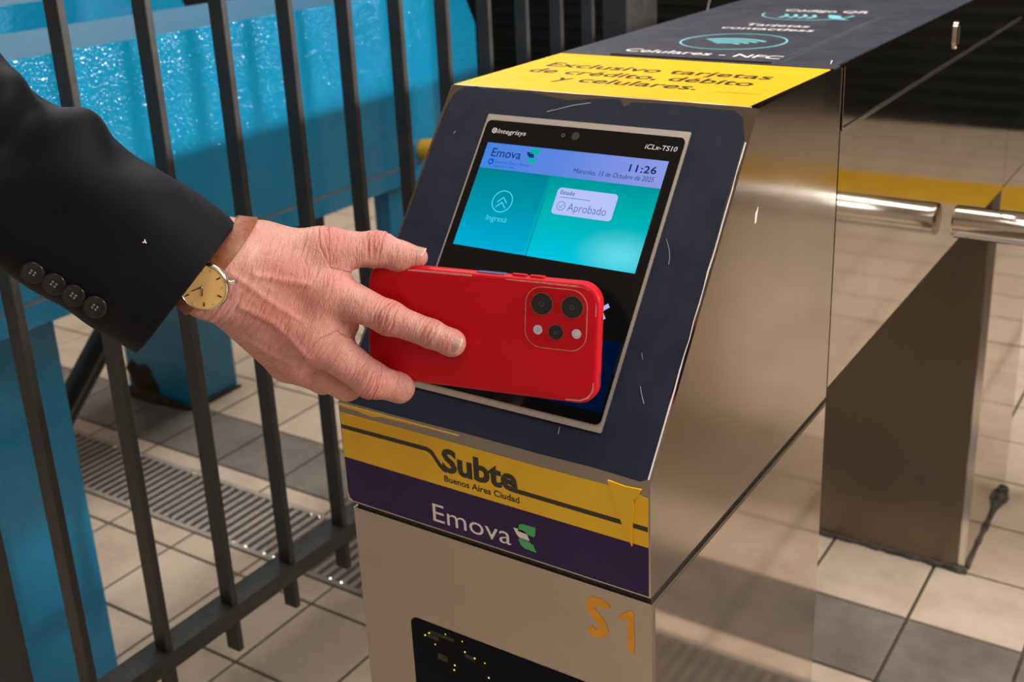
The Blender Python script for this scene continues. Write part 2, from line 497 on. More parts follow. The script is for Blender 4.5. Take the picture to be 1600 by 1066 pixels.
# ------------------------------------------------------------------ railing
XF = -0.42
ra = thing('railing', 'dark grey flat-bar steel railing between the steel and blue turnstiles', 'railing', (XF, 0.6, 0.0))
rb = BASES[ra.name]
bar_me = bpy.data.meshes.new('bar')
bm = boxbm(-0.022, 0.0, -0.0095, 0.0, K - 0.453, K + 0.62)
bmesh.ops.bevel(bm, geom=list(bm.edges), offset=0.001, segments=1, affect='EDGES'); bmesh.ops.recalc_face_normals(bm, faces=bm.faces)
bm.to_mesh(bar_me); bm.free(); bar_me.materials.append(MAT['paint_dark'])
for i in range(-1, 12):
    if i == 11: continue
    y = 0.113 + 0.1062 * i if i > 0 else 0.113 + 0.1048 * i
    link('bar', bar_me, ra, loc=(0, y - rb.y, 0))
for z0, z1 in ((-0.407, -0.383), (0.60, 0.625)):
    part('rail', boxbm(XF - 0.034, XF + 0.003, -0.10, 1.40, z0, z1), MAT['paint_dark'], ra, bevel=0.001, seg=1)
part('post', boxbm(XF - 0.045, XF + 0.004, -0.125, -0.0666, -K + 0.0, 0.64), MAT['paint_dark'], ra, bevel=0.0015, seg=1)
part('post', boxbm(XF - 0.045, XF + 0.004, 1.285, 1.409, -K + 0.0, 0.64), MAT['paint_dark'], ra, bevel=0.0015, seg=1)

# ------------------------------------------------------------------ blue turnstiles behind the railing
def blue_gate(label, x0, x1, y0, y1, zt, zs, zb, legs, group=None):
    t = thing('blue_turnstile', label, 'turnstile', ((x0 + x1) / 2, (y0 + y1) / 2, 0))
    prof = [(y0, zs + 0.003), (y1, zs + 0.003), (y1, zt - 0.082), (y1 - 0.044, zt), (y0, zt)]
    part('body', prism_x(prof, x0, x1), MAT['blue'], t, smooth=True, bevel=0.018, seg=6)
    part('seam_strip', boxbm(x0 + 0.004, x1 - 0.001, y0 + 0.002, y1 - 0.003, zs - 0.003, zs + 0.003), MAT['blue_edge'], t)
    part('lower_skirt', boxbm(x0, x1, y0, y1 - 0.001, zb, zs - 0.003), MAT['blue'], t, smooth=True, bevel=0.003)
    for (lx0, lx1, ly0, ly1) in legs:
        part('pedestal', boxbm(lx0, lx1, ly0, ly1, -K, zb), MAT['blue'], t, smooth=True, bevel=0.008, seg=3)
    return t
bg = blue_gate('glossy blue steel turnstile right behind the dark railing, with yellow knob', -0.975, -0.72, -0.15, 1.2344, 0.2908, -0.0195, -0.0525,
    [(-0.925, -0.786, 0.02, 0.273), (-0.768, -0.733, 0.95, 1.12)])
part('bracket', prism_x([(0.735, -0.0525), (0.765, -0.0525), (0.765, -0.085), (0.757, -0.085)], -0.80, -0.722), MAT['black_paint'], bg)
bm = bmesh.new(); tube(bm, [(-0.722, 1.045, 0.002), (-0.706, 1.045, 0.002), (-0.676, 1.045, 0.002), (-0.663, 1.045, 0.002), (-0.656, 1.045, 0.002)], 0.024, 24, rs=[0.018, 0.0205, 0.0205, 0.017, 0.009])
part('knob', bm, MAT['yellow_plastic'], bg, 'yellow rounded knob', smooth=True, angle=60)
bm = bmesh.new(); tube(bm, [(-0.955, 0.66, -0.03), (-0.985, 0.50, -0.213), (-1.01, 0.33, -0.41)], 0.022, 20)
part('tripod_arm', bm, MAT['black_paint'], bg, 'black tube arm slanting down to the floor', smooth=True)
bg2 = blue_gate('second blue steel turnstile farther back, with rusted hole at its foot', -1.62, -1.38, -0.25, 1.118, 0.2895, -0.02, -0.055,
    [(-1.606, -1.394, 0.9745, 1.1225 - 0.006), (-1.606, -1.394, -0.2, 0.0)])
# rusted hole at the foot of the second pedestal
bm = bmesh.new()
pts = []
for i in range(18):
    a = 2 * math.pi * i / 18
    r = 0.042 * (0.75 + 0.45 * random.random())
    pts.append((-1.555 + r * 1.25 * math.cos(a), max(-K + 0.001, -K + 0.045 + r * math.sin(a))))
fr_leg = Frame((0, 0.9745, 0), (1, 0, 0), (0, 0, 1))
part('rust_hole', slab(pts, fr_leg, 0.0, 0.0015), MAT['rust'], bg2, 'dark rusted hole in the blue paint')
bm = bmesh.new()
tube(bm, [(-1.62, 0.968, -K + 0.004), (-1.52, 0.966, -K + 0.005), (-1.40, 0.969, -K + 0.004), (-1.388, 0.98, -K + 0.004), (-1.388, 1.05, -K + 0.003), (-1.388, 1.12, -K + 0.003)], 0.008, 8, rs=[0.014, 0.016, 0.006, 0.006, 0.006, 0.004])
part('base_sealant', bm, MAT['rust'], bg2, smooth=True)

# ------------------------------------------------------------------ steel turnstile
TW, H1, D1, H2, D2 = 0.28, 0.0898, 0.1787, 0.3158, 0.3712
ZR, ZBM, YP0, YP1 = 0.2601, 0.0088, 1.165, 1.49
SL = math.hypot(D1, H2 - H1)
FRONT = Frame((0, 0, 0), (1, 0, 0), (0, 0, 1))
SLOPE = Frame((0, 0, H1), (1, 0, 0), (0, D1, H2 - H1))
TOP = Frame((0, 0, H2), (1, 0, 0), (0, 1, 0))
SIDE = Frame((TW, 0, 0), (0, 1, 0), (0, 0, 1))

tn = thing('turnstile', 'stainless steel turnstile with a lit ticket validator screen and navy and yellow decals', 'turnstile', (TW / 2, 0.75, 0))
part('front_cabinet', boxbm(0.0035, TW, 0.002, D2, -K, -0.0065), MAT['steel_front'], tn, smooth=True, bevel=0.0025)
part('side_panel', boxbm(TW - 0.001, TW + 0.0006, 0.006, D2 - 0.002, -K + 0.002, -0.0085), MAT['steel_mirror'], tn, bevel=0.0004, seg=1)
part('gasket', boxbm(0.006, TW - 0.002, 0.0045, D2 - 0.003, -0.0065, 0.0), MAT['gasket'], tn, 'black gasket between head and cabinet')
head_prof = [(0, 0), (0, H1), (D1, H2), (D2, H2), (D2, 0)]
part('head_housing', prism_x(head_prof, 0, TW), MAT['steel_side'], tn, smooth=True, bevel=0.0028, seg=3)
part('bridge_beam', boxbm(0, TW, D2 + 0.003, YP0 - 0.002, ZBM, ZR - 0.0015), MAT['steel_mirror'], tn, smooth=True, bevel=0.002)
part('top_cover', boxbm(-0.0015, TW + 0.0015, D2 + 0.003, YP0 - 0.002, ZR, H2), MAT['steel_mirror'], tn, smooth=True, bevel=0.0025)
part('cover_lip', boxbm(0.0, TW + 0.003, D2 + 0.004, YP0 - 0.003, ZR - 0.0022, ZR + 0.0016), MAT['steel_edge'], tn, smooth=True, bevel=0.001)
part('rear_pedestal', boxbm(0.0, TW, YP0, YP1, -K, ZBM), MAT['steel_mirror'], tn, smooth=True, bevel=0.004)
part('pedestal_panel', boxbm(0.004, TW - 0.012, YP0 - 0.003, YP0, -K + 0.004, ZBM - 0.003), MAT['steel_dark'], tn, 'dull dark front panel', bevel=0.001, seg=1)  # panel added to carry the shade of the gap as colour
part('rear_head', boxbm(0, TW, YP0, YP1, ZBM + 0.002, H2 + 0.004), MAT['steel_mirror'], tn, smooth=True, bevel=0.003)
part('corner_strip', boxbm(TW - 0.010, TW - 0.0005, YP0 - 0.0025, YP0 + 0.001, -K + 0.002, ZBM - 0.002), MAT['steel_edge'], tn, bevel=0.0006, seg=1)
# lock on the cover
bm = slab(rrect(0.770, 0.786, 0.272, 0.304, 0.0079), SIDE, 0.0, 0.004)
lk = part('lock', bm, MAT['steel_mirror'], tn, smooth=True)
part('keyhole', slab(rrect(0.7745, 0.7815, 0.277, 0.299, 0.0034), SIDE, 0.004, 0.0045), MAT['black_paint'], lk)
# sealant at the foot of the rear pedestal
bm = bmesh.new()
N = 26
pp = [(-0.02 + 0.305 * i / N, YP0 - 0.002 + random.uniform(-.003, .002), -K + 0.004) for i in range(N + 1)]
tube(bm, pp, 0.008, 8, rs=[0.004 + 0.0035 * random.random() + 0.004 * (i < 4) for i in range(len(pp))])
part('sealant', bm, MAT['grime'], tn, 'grimy sealant bead at the foot of the pedestal', smooth=True)
bm = bmesh.new()
pp = [(TW + 0.001, YP0 + 0.01 + 0.30 * i / N, -K + 0.002) for i in range(N + 1)]
tube(bm, pp, 0.008, 8, rs=[0.003 + 0.003 * random.random() + 0.010 * math.exp(-((i / N - 0.88) / 0.12) ** 2) for i in range(N + 1)])
part('sealant', bm, MAT['grime'], tn, smooth=True)

# --- decals on the slope
top_edge = [(0.2765, 0.262), (0.270, 0.2795), (0.262, 0.2845), (0.235, 0.2852), (0.205, 0.2858), (0.177, 0.2850), (0.171, 0.2805), (0.165, 0.2868),
            (0.14, 0.2852), (0.118, 0.2822), (0.098, 0.2845), (0.082, 0.2872), (0.062, 0.2862), (0.046, 0.2878), (0.034, 0.2866), (0.026, 0.2885), (0.014, 0.2870), (0.006, 0.2795), (0.003, 0.266)]
dec = [(0.002, 0.002), (0.05, 0.0016), (0.12, 0.0022), (0.19, 0.0018), (0.235, 0.0024), (0.272, 0.0014), (0.2768, 0.004)]
for s in range(1, 12):
    dec.append((0.2770 + random.uniform(-0.0011, 0.0004), 0.004 + 0.023 * s))
dec += top_edge
for s in range(1, 6): dec.append((0.0022 + random.uniform(0, 0.0008), 0.266 - 0.044 * s))
part('slope_decal', slab(dec, SLOPE, 0.0, 0.0004), MAT['navy'], tn, 'navy vinyl around the screen with torn edges')
# torn flap edges and scratches
scr = [([(0.103, 0.2705), (0.112, 0.2735), (0.125, 0.278), (0.140, 0.2815)], 0.0009), ([(0.2385, 0.1775), (0.243, 0.170), (0.2455, 0.1635), (0.2462, 0.158)], 0.0005),
       ([(0.2520, 0.066), (0.2545, 0.0610), (0.2585, 0.0545)], 0.0006), ([(0.2000, 0.0245), (0.2006, 0.019)], 0.0006), ([(0.0200, 0.2430), (0.0212, 0.2455)], 0.0007), ([(0.2455, 0.090), (0.248, 0.085)], 0.0003)]
for pts, w_ in scr:
    part('scratch', stroke(pts, w_ * 0.6, SLOPE, 0.0003, 0.0006), MAT['scratch'], tn)
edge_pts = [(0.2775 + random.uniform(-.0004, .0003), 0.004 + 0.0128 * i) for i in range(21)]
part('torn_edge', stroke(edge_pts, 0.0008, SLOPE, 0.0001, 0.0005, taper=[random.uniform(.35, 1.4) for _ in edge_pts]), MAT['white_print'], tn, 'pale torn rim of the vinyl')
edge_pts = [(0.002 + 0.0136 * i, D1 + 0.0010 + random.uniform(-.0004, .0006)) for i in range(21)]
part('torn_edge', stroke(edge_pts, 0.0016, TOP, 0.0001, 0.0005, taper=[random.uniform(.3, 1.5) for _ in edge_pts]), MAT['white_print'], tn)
# --- validator
bez = part('validator', slab(rrect(0.0488, 0.2336, 0.0268, 0.2636, 0.0006, 1), SLOPE, 0.0, 0.0014), MAT['steel_satin'], tn, 'ticket validator with black glass and lit screen')
GH = 0.0020
part('glass', slab(rrect(0.0508, 0.2312, 0.0318, 0.2582, 0.0045), SLOPE, 0.0014, GH), MAT['glass_black'], bez, 'black glass')

# display: backlit panel
DX0, DX1, DS0, DS1 = 0.0583, 0.2230, 0.1466, 0.2378
DW, DHh = DX1 - DX0, DS1 - DS0
def emis(name, col, s=1.0):
    m = bpy.data.materials.new(name); m.use_nodes = True
    nt = m.node_tree; nt.nodes.clear()
    e = nt.nodes.new('ShaderNodeEmission'); o = nt.nodes.new('ShaderNodeOutputMaterial')
    e.inputs[0].default_value = (*col, 1); e.inputs[1].default_value = s
    nt.links.new(e.outputs[0], o.inputs[0])
    return m, nt, e
def display_mat():
    m, nt, e = emis('lit_display_body', (0, .5, .6), 1.0)
    class T2(NT):
        def __init__(s): s.t = nt
    t = T2()
    c = t.n('ShaderNodeTexCoord')
    sp = t.n('ShaderNodeSeparateXYZ')
    t.l(c.outputs['UV'], sp.inputs[0])
    # picture shown on the screen: teal at the top turning to cyan below, brighter towards the lower right
    colL = t.ramp(sp.outputs['Y'], [(0.0, (0.0, 0.42, 0.68)), (0.45, (0.0, 0.29, 0.40)), (1.0, (0.0, 0.165, 0.20))])
    colR = t.ramp(sp.outputs['Y'], [(0.0, (0.0, 0.55, 0.72)), (0.5, (0.0, 0.42, 0.42)), (1.0, (0.0, 0.205, 0.21))])
    edge = t.mapr(sp.outputs['X'], 0.40, 0.43, 0, 1)
    mx = t.n('ShaderNodeMix', data_type='RGBA'); t.l(edge, mx.inputs['Factor']); t.l(colL, mx.inputs['A']); t.l(colR, mx.inputs['B'])
    # glow picture in the corner
    d = t.n('ShaderNodeVectorMath', operation='DISTANCE'); d.inputs[1].default_value = (0.90, 0.13, 0)
    t.l(c.outputs['UV'], d.inputs[0])
    gl = t.mapr(d.outputs['Value'], 0.0, 0.26, 0.42, 0.0)
    gl.node.interpolation_type = 'SMOOTHSTEP'
    mx2 = t.n('ShaderNodeMix', data_type='RGBA'); t.l(gl, mx2.inputs['Factor']); t.l(mx.outputs['Result'], mx2.inputs['A']); mx2.inputs['B'].default_value = (0.28, 0.95, 0.98, 1)
    t.l(mx2.outputs['Result'], e.inputs[0])
    return m
def uvquad(name, u0, u1, v0, v1, h, mat, parent, label=None, r=0.0):
    """flat piece of the picture; u, v run over the display from its lower left corner"""
    poly = rrect(DX0 + u0 * DW, DX0 + u1 * DW, DS0 + v0 * DHh, DS0 + v1 * DHh, max(r, 1e-6), 5 if r else 1)
    b = base_of(parent); off = Vector((0, 0, K)) - b
    me = mesh_data(name, [SLOPE.p(x, y, h) + off for x, y in poly], [list(range(len(poly)))], mat)
    uvl = me.uv_layers.new(name='UVMap')
    for i, (x, y) in enumerate(poly):
        uvl.data[i].uv = ((x - DX0) / DW, (y - DS0) / DHh)
    return link(name, me, parent, label)
part('display', slab(rrect(DX0, DX1, DS0, DS1, 1e-5, 1), SLOPE, GH, GH + 0.0001), MAT['glass_black'], bez, 'lit screen')
HB = 0.752                                    # header's lower edge
uvquad('display_body', 0, 1, 0, HB, GH + 0.00016, display_mat(), bez, 'teal lit picture')
hm, hnt, he = emis('lit_display_header', (0.24, 0.36, 0.98), 0.85)
class T3(NT):
    def __init__(s, nt): s.t = nt
th = T3(hnt)
c = th.n('ShaderNodeTexCoord'); sp = th.n('ShaderNodeSeparateXYZ'); th.l(c.outputs['UV'], sp.inputs[0])
th.l(th.ramp(sp.outputs['X'], [(0.0, (0.07, 0.27, 0.88)), (0.45, (0.13, 0.28, 0.88)), (1.0, (0.32, 0.38, 0.92))]), he.inputs[0])
uvquad('display_header', 0, 1, HB, 1, GH + 0.00016, hm, bez, 'lilac blue header')
uvquad('display_divider', 0.418, 0.426, 0, HB, GH + 0.0002, emis('lit_divider', (0.0, 0.34, 0.42), 0.9)[0], bez)
EM = {k: emis('lit_' + k, v, s)[0] for k, v, s in (('navy', (0.012, 0.03, 0.20), 0.9), ('ink', (0.015, 0.03, 0.14), 0.7), ('blue', (0.0, 0.12, 0.70), 0.9), ('teal', (0.0, 0.50, 0.42), 0.9),
      ('white', (0.30, 0.85, 1.0), 1.0), ('card', (0.52, 0.60, 1.0), 0.9), ('cyan_line', (0.10, 0.72, 1.0), 1.0), ('card_blue', (0.03, 0.16, 0.50), 0.9), ('lilac', (0.50, 0.54, 0.90), 0.8), ('logo_white', (0.55, 0.55, 0.55), 0.9))}
uvquad('status_card', 0.481, 0.804, 0.408, 0.654, GH + 0.00022, EM['card'], bez, 'pale status card', r=0.0032)
def U(u): return DX0 + u * DW
def V(v): return DS0 + v * DHh
HT = GH + 0.0003
lettering('Emova', EM['navy'], bez, SLOPE, U(0.045), V(0.868), HT, width=0.172 * DW, weight=0.004)
def logo(fr, x, y, s, h, mats, parent):
    """leaf-like E emblem, s = its height"""
    def leaf(pts, m):
        part('emblem', slab([(x + a * s, y + b * s) for a, b in pts], fr, h, h + 0.0001), m, parent)
    leaf([(0.19, 0.66), (0.83, 0.60), (0.90, 0.66), (0.93, 1.0), (0.36, 0.99), (0.25, 0.92)], mats[0])
    leaf([(0.0, 0.74), (0.42, 0.73), (0.55, 0.66), (0.66, 0.40), (0.22, 0.42), (0.12, 0.52)], mats[1])
    leaf([(0.22, 0.42), (0.66, 0.40), (0.50, 0.335), (0.30, 0.36)], mats[3])
    leaf([(0.19, 0.35), (0.62, 0.36), (0.80, 0.27), (0.93, 0.0), (0.45, 0.03), (0.28, 0.12)], mats[2])
logo(SLOPE, U(0.243), V(0.845), 0.0125, HT, (EM['teal'], EM['navy'], EM['teal'], EM['blue']), bez)
part('line_badge', slab(circle(U(0.056), V(0.818), 0.0027, 20), SLOPE, GH + 0.0002, HT), EM['blue'], bez)
lettering('A', EM['card'], bez, SLOPE, U(0.056), V(0.806), HT + 0.0001, height=0.0022, align='C')
lettering('Estación Castro Barros', EM['blue'], bez, SLOPE, U(0.082), V(0.808), HT, width=0.200 * DW, height=0.0024, shear=0.15)
lettering('Equipo N° 11005', EM['blue'], bez, SLOPE, U(0.078), V(0.770), HT, width=0.120 * DW, height=0.0020, shear=0.15)
lettering('11:26', EM['ink'], bez, SLOPE, U(0.955), V(0.872), HT, width=0.140 * DW, height=0.0062, weight=0.020, align='R', shear=0.0, spacing=1.1)
lettering('Miércoles, 15 de Octubre de 2025', EM['ink'], bez, SLOPE, U(0.955), V(0.800), HT, width=0.425 * DW, height=0.0042, align='R', shear=0.18, weight=-0.004)
part('icon_ring', stroke(circle(U(0.1975), V(0.455), 0.0092, 40), 0.0007, SLOPE, GH + 0.0002, HT, closed=True), EM['cyan_line'], bez)
for dv in (0.0012, -0.0032):
    part('chevron', stroke([(U(0.1975) - 0.0045, V(0.455) + dv - 0.0022), (U(0.1975), V(0.455) + dv + 0.0024), (U(0.1975) + 0.0045, V(0.455) + dv - 0.0022)], 0.0007, SLOPE, GH + 0.0002, HT), EM['cyan_line'], bez)
lettering('Ingresá', EM['cyan_line'], bez, SLOPE, U(0.199), V(0.265), HT, width=0.118 * DW, align='C', weight=-0.008)
lettering('Estado', EM['card_blue'], bez, SLOPE, U(0.500), V(0.594), HT, width=0.078 * DW, weight=0.012)
part('card_line', stroke([(U(0.500), V(0.568)), (U(0.668), V(0.568))], 0.0004, SLOPE, GH + 0.0002, HT), EM['card_blue'], bez)
part('icon_ring', stroke(circle(U(0.524), V(0.488), 0.0036, 28), 0.0004, SLOPE, GH + 0.0002, HT, closed=True), EM['card_blue'], bez)
part('check_mark', stroke([(U(0.524) - 0.0018, V(0.488)), (U(0.524) - 0.0004, V(0.488) - 0.0014), (U(0.524) + 0.0020, V(0.488) + 0.0014)], 0.0004, SLOPE, GH + 0.0002, HT), EM['card_blue'], bez)
lettering('Aprobado', EM['card_blue'], bez, SLOPE, U(0.563), V(0.450), HT, width=0.205 * DW, height=0.0072, weight=-0.010)
# print on the glass
lettering('Integrisys', MAT['white_print'], bez, SLOPE, 0.0640, 0.2468, GH, width=0.0278, height=0.0042, weight=0.0, shear=0.18)
part('maker_mark', stroke(circle(0.0608, 0.2488, 0.0021, 18), 0.0007, SLOPE, GH, GH + 0.0002, closed=True), MAT['white_print'], bez)
part('maker_mark', stroke([(0.0594, 0.2474), (0.0622, 0.2502)], 0.0006, SLOPE, GH, GH + 0.0002), MAT['white_print'], bez)
part('maker_mark', stroke([(0.0594, 0.2502), (0.0622, 0.2474)], 0.0006, SLOPE, GH, GH + 0.0002), MAT['white_print'], bez)
lettering('iCLx-TS10', MAT['white_print'], bez, SLOPE, 0.2000, 0.2462, GH, width=0.0268, height=0.0042, weight=0.004, shear=0.15)
part('camera_lens', slab(circle(0.1375, 0.2508, 0.0035, 24), SLOPE, GH, GH + 0.0002), new_mat('smoked_lens', (0.05, 0.05, 0.05), 0.12), bez)
part('sensor', stroke(circle(0.1262, 0.2505, 0.0013, 16), 0.0006, SLOPE, GH, GH + 0.0002, closed=True), MAT['steel_edge'], bez)
# contactless mark and dim blue panel on the lower glass
part('contactless_mark', stroke([(0.1985, 0.1105), (0.2040, 0.1142), (0.2102, 0.1194)], 0.0034, SLOPE, GH, GH + 0.0002), emis('lit_mark', (0.50, 0.56, 0.95), 0.8)[0], bez)
part('contactless_mark', stroke([(0.2030, 0.1160), (0.2062, 0.1122), (0.2094, 0.1082)], 0.0034, SLOPE, GH, GH + 0.0002), bpy.data.materials['lit_mark'], bez)
part('navy_print', slab(rrect(0.0530, 0.2290, 0.0405, 0.0935, 0.0008, 1), SLOPE, GH, GH + 0.00015), emis('lit_navy_panel', (0.0, 0.007, 0.036), 0.8)[0], bez, 'dim blue lit panel on lower glass')  # dim blue area coloured by faint emission

# --- yellow and purple bands on the front
steel_strip_top = [(0.001, 0.0825), (0.10, 0.0822), (0.2765, 0.0826)]
yb_poly = [(0.0012, 0.0412), (0.2785, 0.0412), (0.2785, 0.0800), (0.268, 0.0822), (0.19, 0.0815), (0.09, 0.0821), (0.0012, 0.0818)]
yd = part('yellow_band', slab(yb_poly, FRONT, 0.0, 0.0004), MAT['yellow'], tn, 'yellow decal reading Subte Buenos Aires Ciudad')
pd = part('purple_band', slab([(0.006, 0.0012), (0.2785, 0.0012), (0.2785, 0.0412), (0.0012, 0.0412), (0.0012, 0.008), (0.0025, 0.0035)], FRONT, 0.0, 0.0004), MAT['purple'], tn, 'dark purple decal with white lettering')
part('decal_sliver', slab([(0.001, 0.0875), (0.02, 0.0866), (0.035, 0.0850), (0.045, 0.0872), (0.12, 0.0890), (0.12, 0.0896), (0.001, 0.0896)], FRONT, 0.0, 0.0004), MAT['yellow'], tn)
part('torn_flap', slab([(0.2480, 0.0870), (0.2530, 0.0690), (0.2605, 0.0520), (0.2665, 0.0395), (0.2668, 0.0550), (0.2685, 0.0680), (0.2675, 0.0765), (0.2710, 0.0800), (0.2745, 0.0868), (0.262, 0.0858)], FRONT, 0.0005, 0.0022), MAT['yellow'], tn, 'torn yellow flap peeling down')
bm = stroke([(0.0012, 0.0690), (0.088, 0.0700), (0.0925, 0.0685), (0.0995, 0.0595), (0.1022, 0.0570), (0.1060, 0.0553)], 0.0036, FRONT, 0.0004, 0.0006)
part('line_print', bm, MAT['ink'], yd)
bm = stroke([(0.1590, 0.0608), (0.1620, 0.0572), (0.1670, 0.0560), (0.20, 0.0558), (0.2783, 0.0556)], 0.0036, FRONT, 0.0004, 0.0006)
part('line_print', bm, MAT['ink'], yd)
lettering('Subte', MAT['ink'], yd, FRONT, 0.1022, 0.0556, 0.0005, width=0.0690, height=0.0196, weight=0.038)
lettering('Buenos Aires Ciudad', MAT['ink'], yd, FRONT, 0.1033, 0.0462, 0.0004, width=0.0690, height=0.0054, weight=0.024)
lettering('Emova', MAT['white_print'], pd, FRONT, 0.0895, 0.0072, 0.0004, width=0.0735, height=0.0168, weight=-0.002)
logo(FRONT, 0.1655, 0.0078, 0.0215, 0.0004, (MAT['green_print'], MAT['white_print'], MAT['green_print'], MAT['lilac_print']), pd)
# S1 in orange cut vinyl
bm = stroke([(0.2432, -0.0227), (0.2420, -0.0206), (0.2380, -0.0193), (0.2325, -0.0197), (0.2292, -0.0227), (0.2298, -0.0277), (0.2345, -0.0322), (0.2388, -0.0367), (0.2405, -0.0415), (0.2385, -0.0457), (0.2340, -0.0475), (0.2305, -0.0464), (0.2278, -0.0439)], 0.0070, FRONT, -0.002, -0.0016)
part('letter_s', bm, MAT['orange'], tn, 'orange cut letter S')
bm = slab([(0.2652, -0.0210), (0.2660, -0.0182), (0.2625, -0.0172), (0.2560, -0.0222), (0.2525, -0.0262), (0.2542, -0.0282), (0.2602, -0.0245), (0.2602, -0.0460), (0.2592, -0.0505), (0.2635, -0.0532), (0.2655, -0.0545), (0.2652, -0.0490), (0.2660, -0.0465)], FRONT, -0.002, -0.0016)
part('numeral_one', bm, MAT['orange'], tn, 'orange cut numeral 1')
# window low on the cabinet with small lights behind
wn = part('inspection_window', slab(rrect(0.0556, 0.2300, -0.2300, -0.0957, 0.006), FRONT, -0.002, -0.0012), MAT['glass_dim'], tn, 'dark inspection window with tiny lights')
led = emis('tiny_led', (0.55, 0.62, 0.02), 2.2)[0]; led2 = emis('tiny_amber_led', (0.8, 0.28, 0.02), 1.6)[0]
for i, (u, v) in enumerate([(0.0915, -0.1002), (0.0745, -0.1052), (0.0800, -0.1145), (0.1085, -0.1010), (0.1105, -0.1105), (0.1200, -0.1130), (0.1300, -0.1140), (0.0980, -0.1330), (0.1330, -0.1270), (0.1150, -0.1400), (0.0700, -0.1090), (0.099, -0.128), (0.145, -0.142)]):
    part('indicator_light', slab(circle(u, v, 0.0007 if i % 3 else 0.0005, 8), FRONT, -0.0012, -0.0010), led2 if i == 2 else led, wn)
cb = noisy('circuit_green', (0.004, 0.006, 0.003), (0.035, 0.05, 0.006), 130, 0.6)
for (u, v, a, b_) in ((0.088, -0.1035, 0.012, 0.0016), (0.078, -0.108, 0.006, 0.002), (0.115, -0.114, 0.005, 0.0018), (0.087, -0.125, 0.005, 0.003)):
    part('circuit_piece', slab(rrect(u - a, u + a, v - b_, v + b_, 0.0008, 2), FRONT, -0.0012, -0.0011), cb, wn)

# --- decals on the top
yt = part('top_yellow_decal', slab([(0.0015, D1 + 0.002), (0.06, D1 + 0.003), (0.09, D1 + 0.0005), (0.17, D1 + 0.004), (0.255, D1 + 0.002), (0.2705, D1 + 0.002), (0.2750, 0.354), (0.0015, 0.360)], TOP, 0.0, 0.0004), MAT['yellow'], tn, 'bright yellow decal with dark Spanish lettering')
lettering('Exclusivo tarjetas', MAT['ink'], yt, TOP, 0.1360, 0.2890, 0.0004, width=0.2180, height=0.0215, weight=0.014, align='C')
lettering('de crédito, débito', MAT['ink'], yt, TOP, 0.1340, 0.2570, 0.0004, width=0.2140, height=0.0215, weight=0.014, align='C')
lettering('y celulares.', MAT['ink'], yt, TOP, 0.1400, 0.2265, 0.0004, width=0.1330, height=0.0215, weight=0.014, align='C')
part('scuff', stroke([(0.225, 0.2265), (0.25, 0.2262), (0.262, 0.2285)], 0.0006, TOP, 0.0004, 0.0005), MAT['ink'], yt)
nt_ = part('top_navy_decal', slab([(0.0005, 0.361), (0.2780, 0.355), (0.2780, 0.371), (0.2740, 0.378), (0.2730, 1.162), (0.0005, 1.162)], TOP, 0.0004, 0.0007), MAT['navy_top'], tn, 'navy decal with white lettering and cyan icons')
part('lid', slab(rrect(0.055, 0.2185, 0.3628, 0.690, 0.001, 2), TOP, 0.0007, 0.0022), MAT['navy_top'], nt_, 'slightly raised lid')
part('lid_gap', stroke([(0.2235, 0.362), (0.2212, 0.52), (0.2195, 0.694)], 0.0042, TOP, 0.0007, 0.0010, taper=[0.5, 1, 1]), MAT['gasket'], nt_)  # black strips paint the shade of the groove beside the lid
part('lid_gap', stroke([(0.2205, 0.694), (0.15, 0.694), (0.05, 0.694)], 0.005, TOP, 0.0007, 0.0010), MAT['gasket'], nt_)
TL = 0.0022
lettering('Celulares - NFC', MAT['white_print'], nt_, TOP, 0.0600, 0.3800, TL, width=0.1580, height=0.0175, weight=0.012)
part('icon_ring', stroke(circle(0.1370, 0.4690, 0.0525, 56), 0.0020, TOP, TL, TL + 0.0002, closed=True), MAT['cyan_print'], nt_)
for i, r in enumerate((0.018, 0.0275, 0.037, 0.0465)):
    part('wave', stroke(circle(0.1370, 0.4400, r, 20, 48, 132), 0.0046, TOP, TL, TL + 0.0002), MAT['cyan_print'], nt_)
lettering('Tarjetas', MAT['white_print'], nt_, TOP, 0.1370, 0.5830, TL, width=0.0720, height=0.0155, weight=0.012, align='C')
lettering('contactless', MAT['white_print'], nt_, TOP, 0.1370, 0.5540, TL, width=0.1020, height=0.0155, weight=0.012, align='C')
part('icon_ring', stroke(circle(0.1370, 0.6890, 0.0525, 30, 182, 358), 0.0020, TOP, TL, TL + 0.0002), MAT['cyan_print'], nt_)
for i in range(4):
    part('wave', stroke([(0.112 + i * 0.011, 0.683), (0.1185 + i * 0.011, 0.668), (0.114 + i * 0.011, 0.654)], 0.0042, TOP, TL, TL + 0.0002), MAT['cyan_print'], nt_)
part('card_icon', slab([(0.160, 0.688), (0.176, 0.682), (0.184, 0.662), (0.196, 0.650), (0.180, 0.652), (0.168, 0.664)], TOP, TL, TL + 0.0002), MAT['cyan_print'], nt_)
lettering('Código QR', MAT['white_print'], nt_, TOP, 0.1440, 0.7220, 0.0007, width=0.1000, height=0.0180, weight=0.012, align='C')
# bit of wire at the far edge of the cover
bm = bmesh.new(); tube(bm, [(0.003, 0.705, H2), (0.002, 0.715, H2 + 0.014), (0.010, 0.728, H2 + 0.024), (0.020, 0.735, H2 + 0.022)], 0.0015, 8)
part('loose_wire', bm, MAT['grime'], tn, smooth=True)
bm = bmesh.new(); tube(bm, [(0.262, 0.392, H2 + 0.0008), (0.2665, 0.383, H2 + 0.003), (0.2675, 0.376, H2 + 0.0012)], 0.0004, 5)
part('lint', bm, MAT['white_print'], tn)
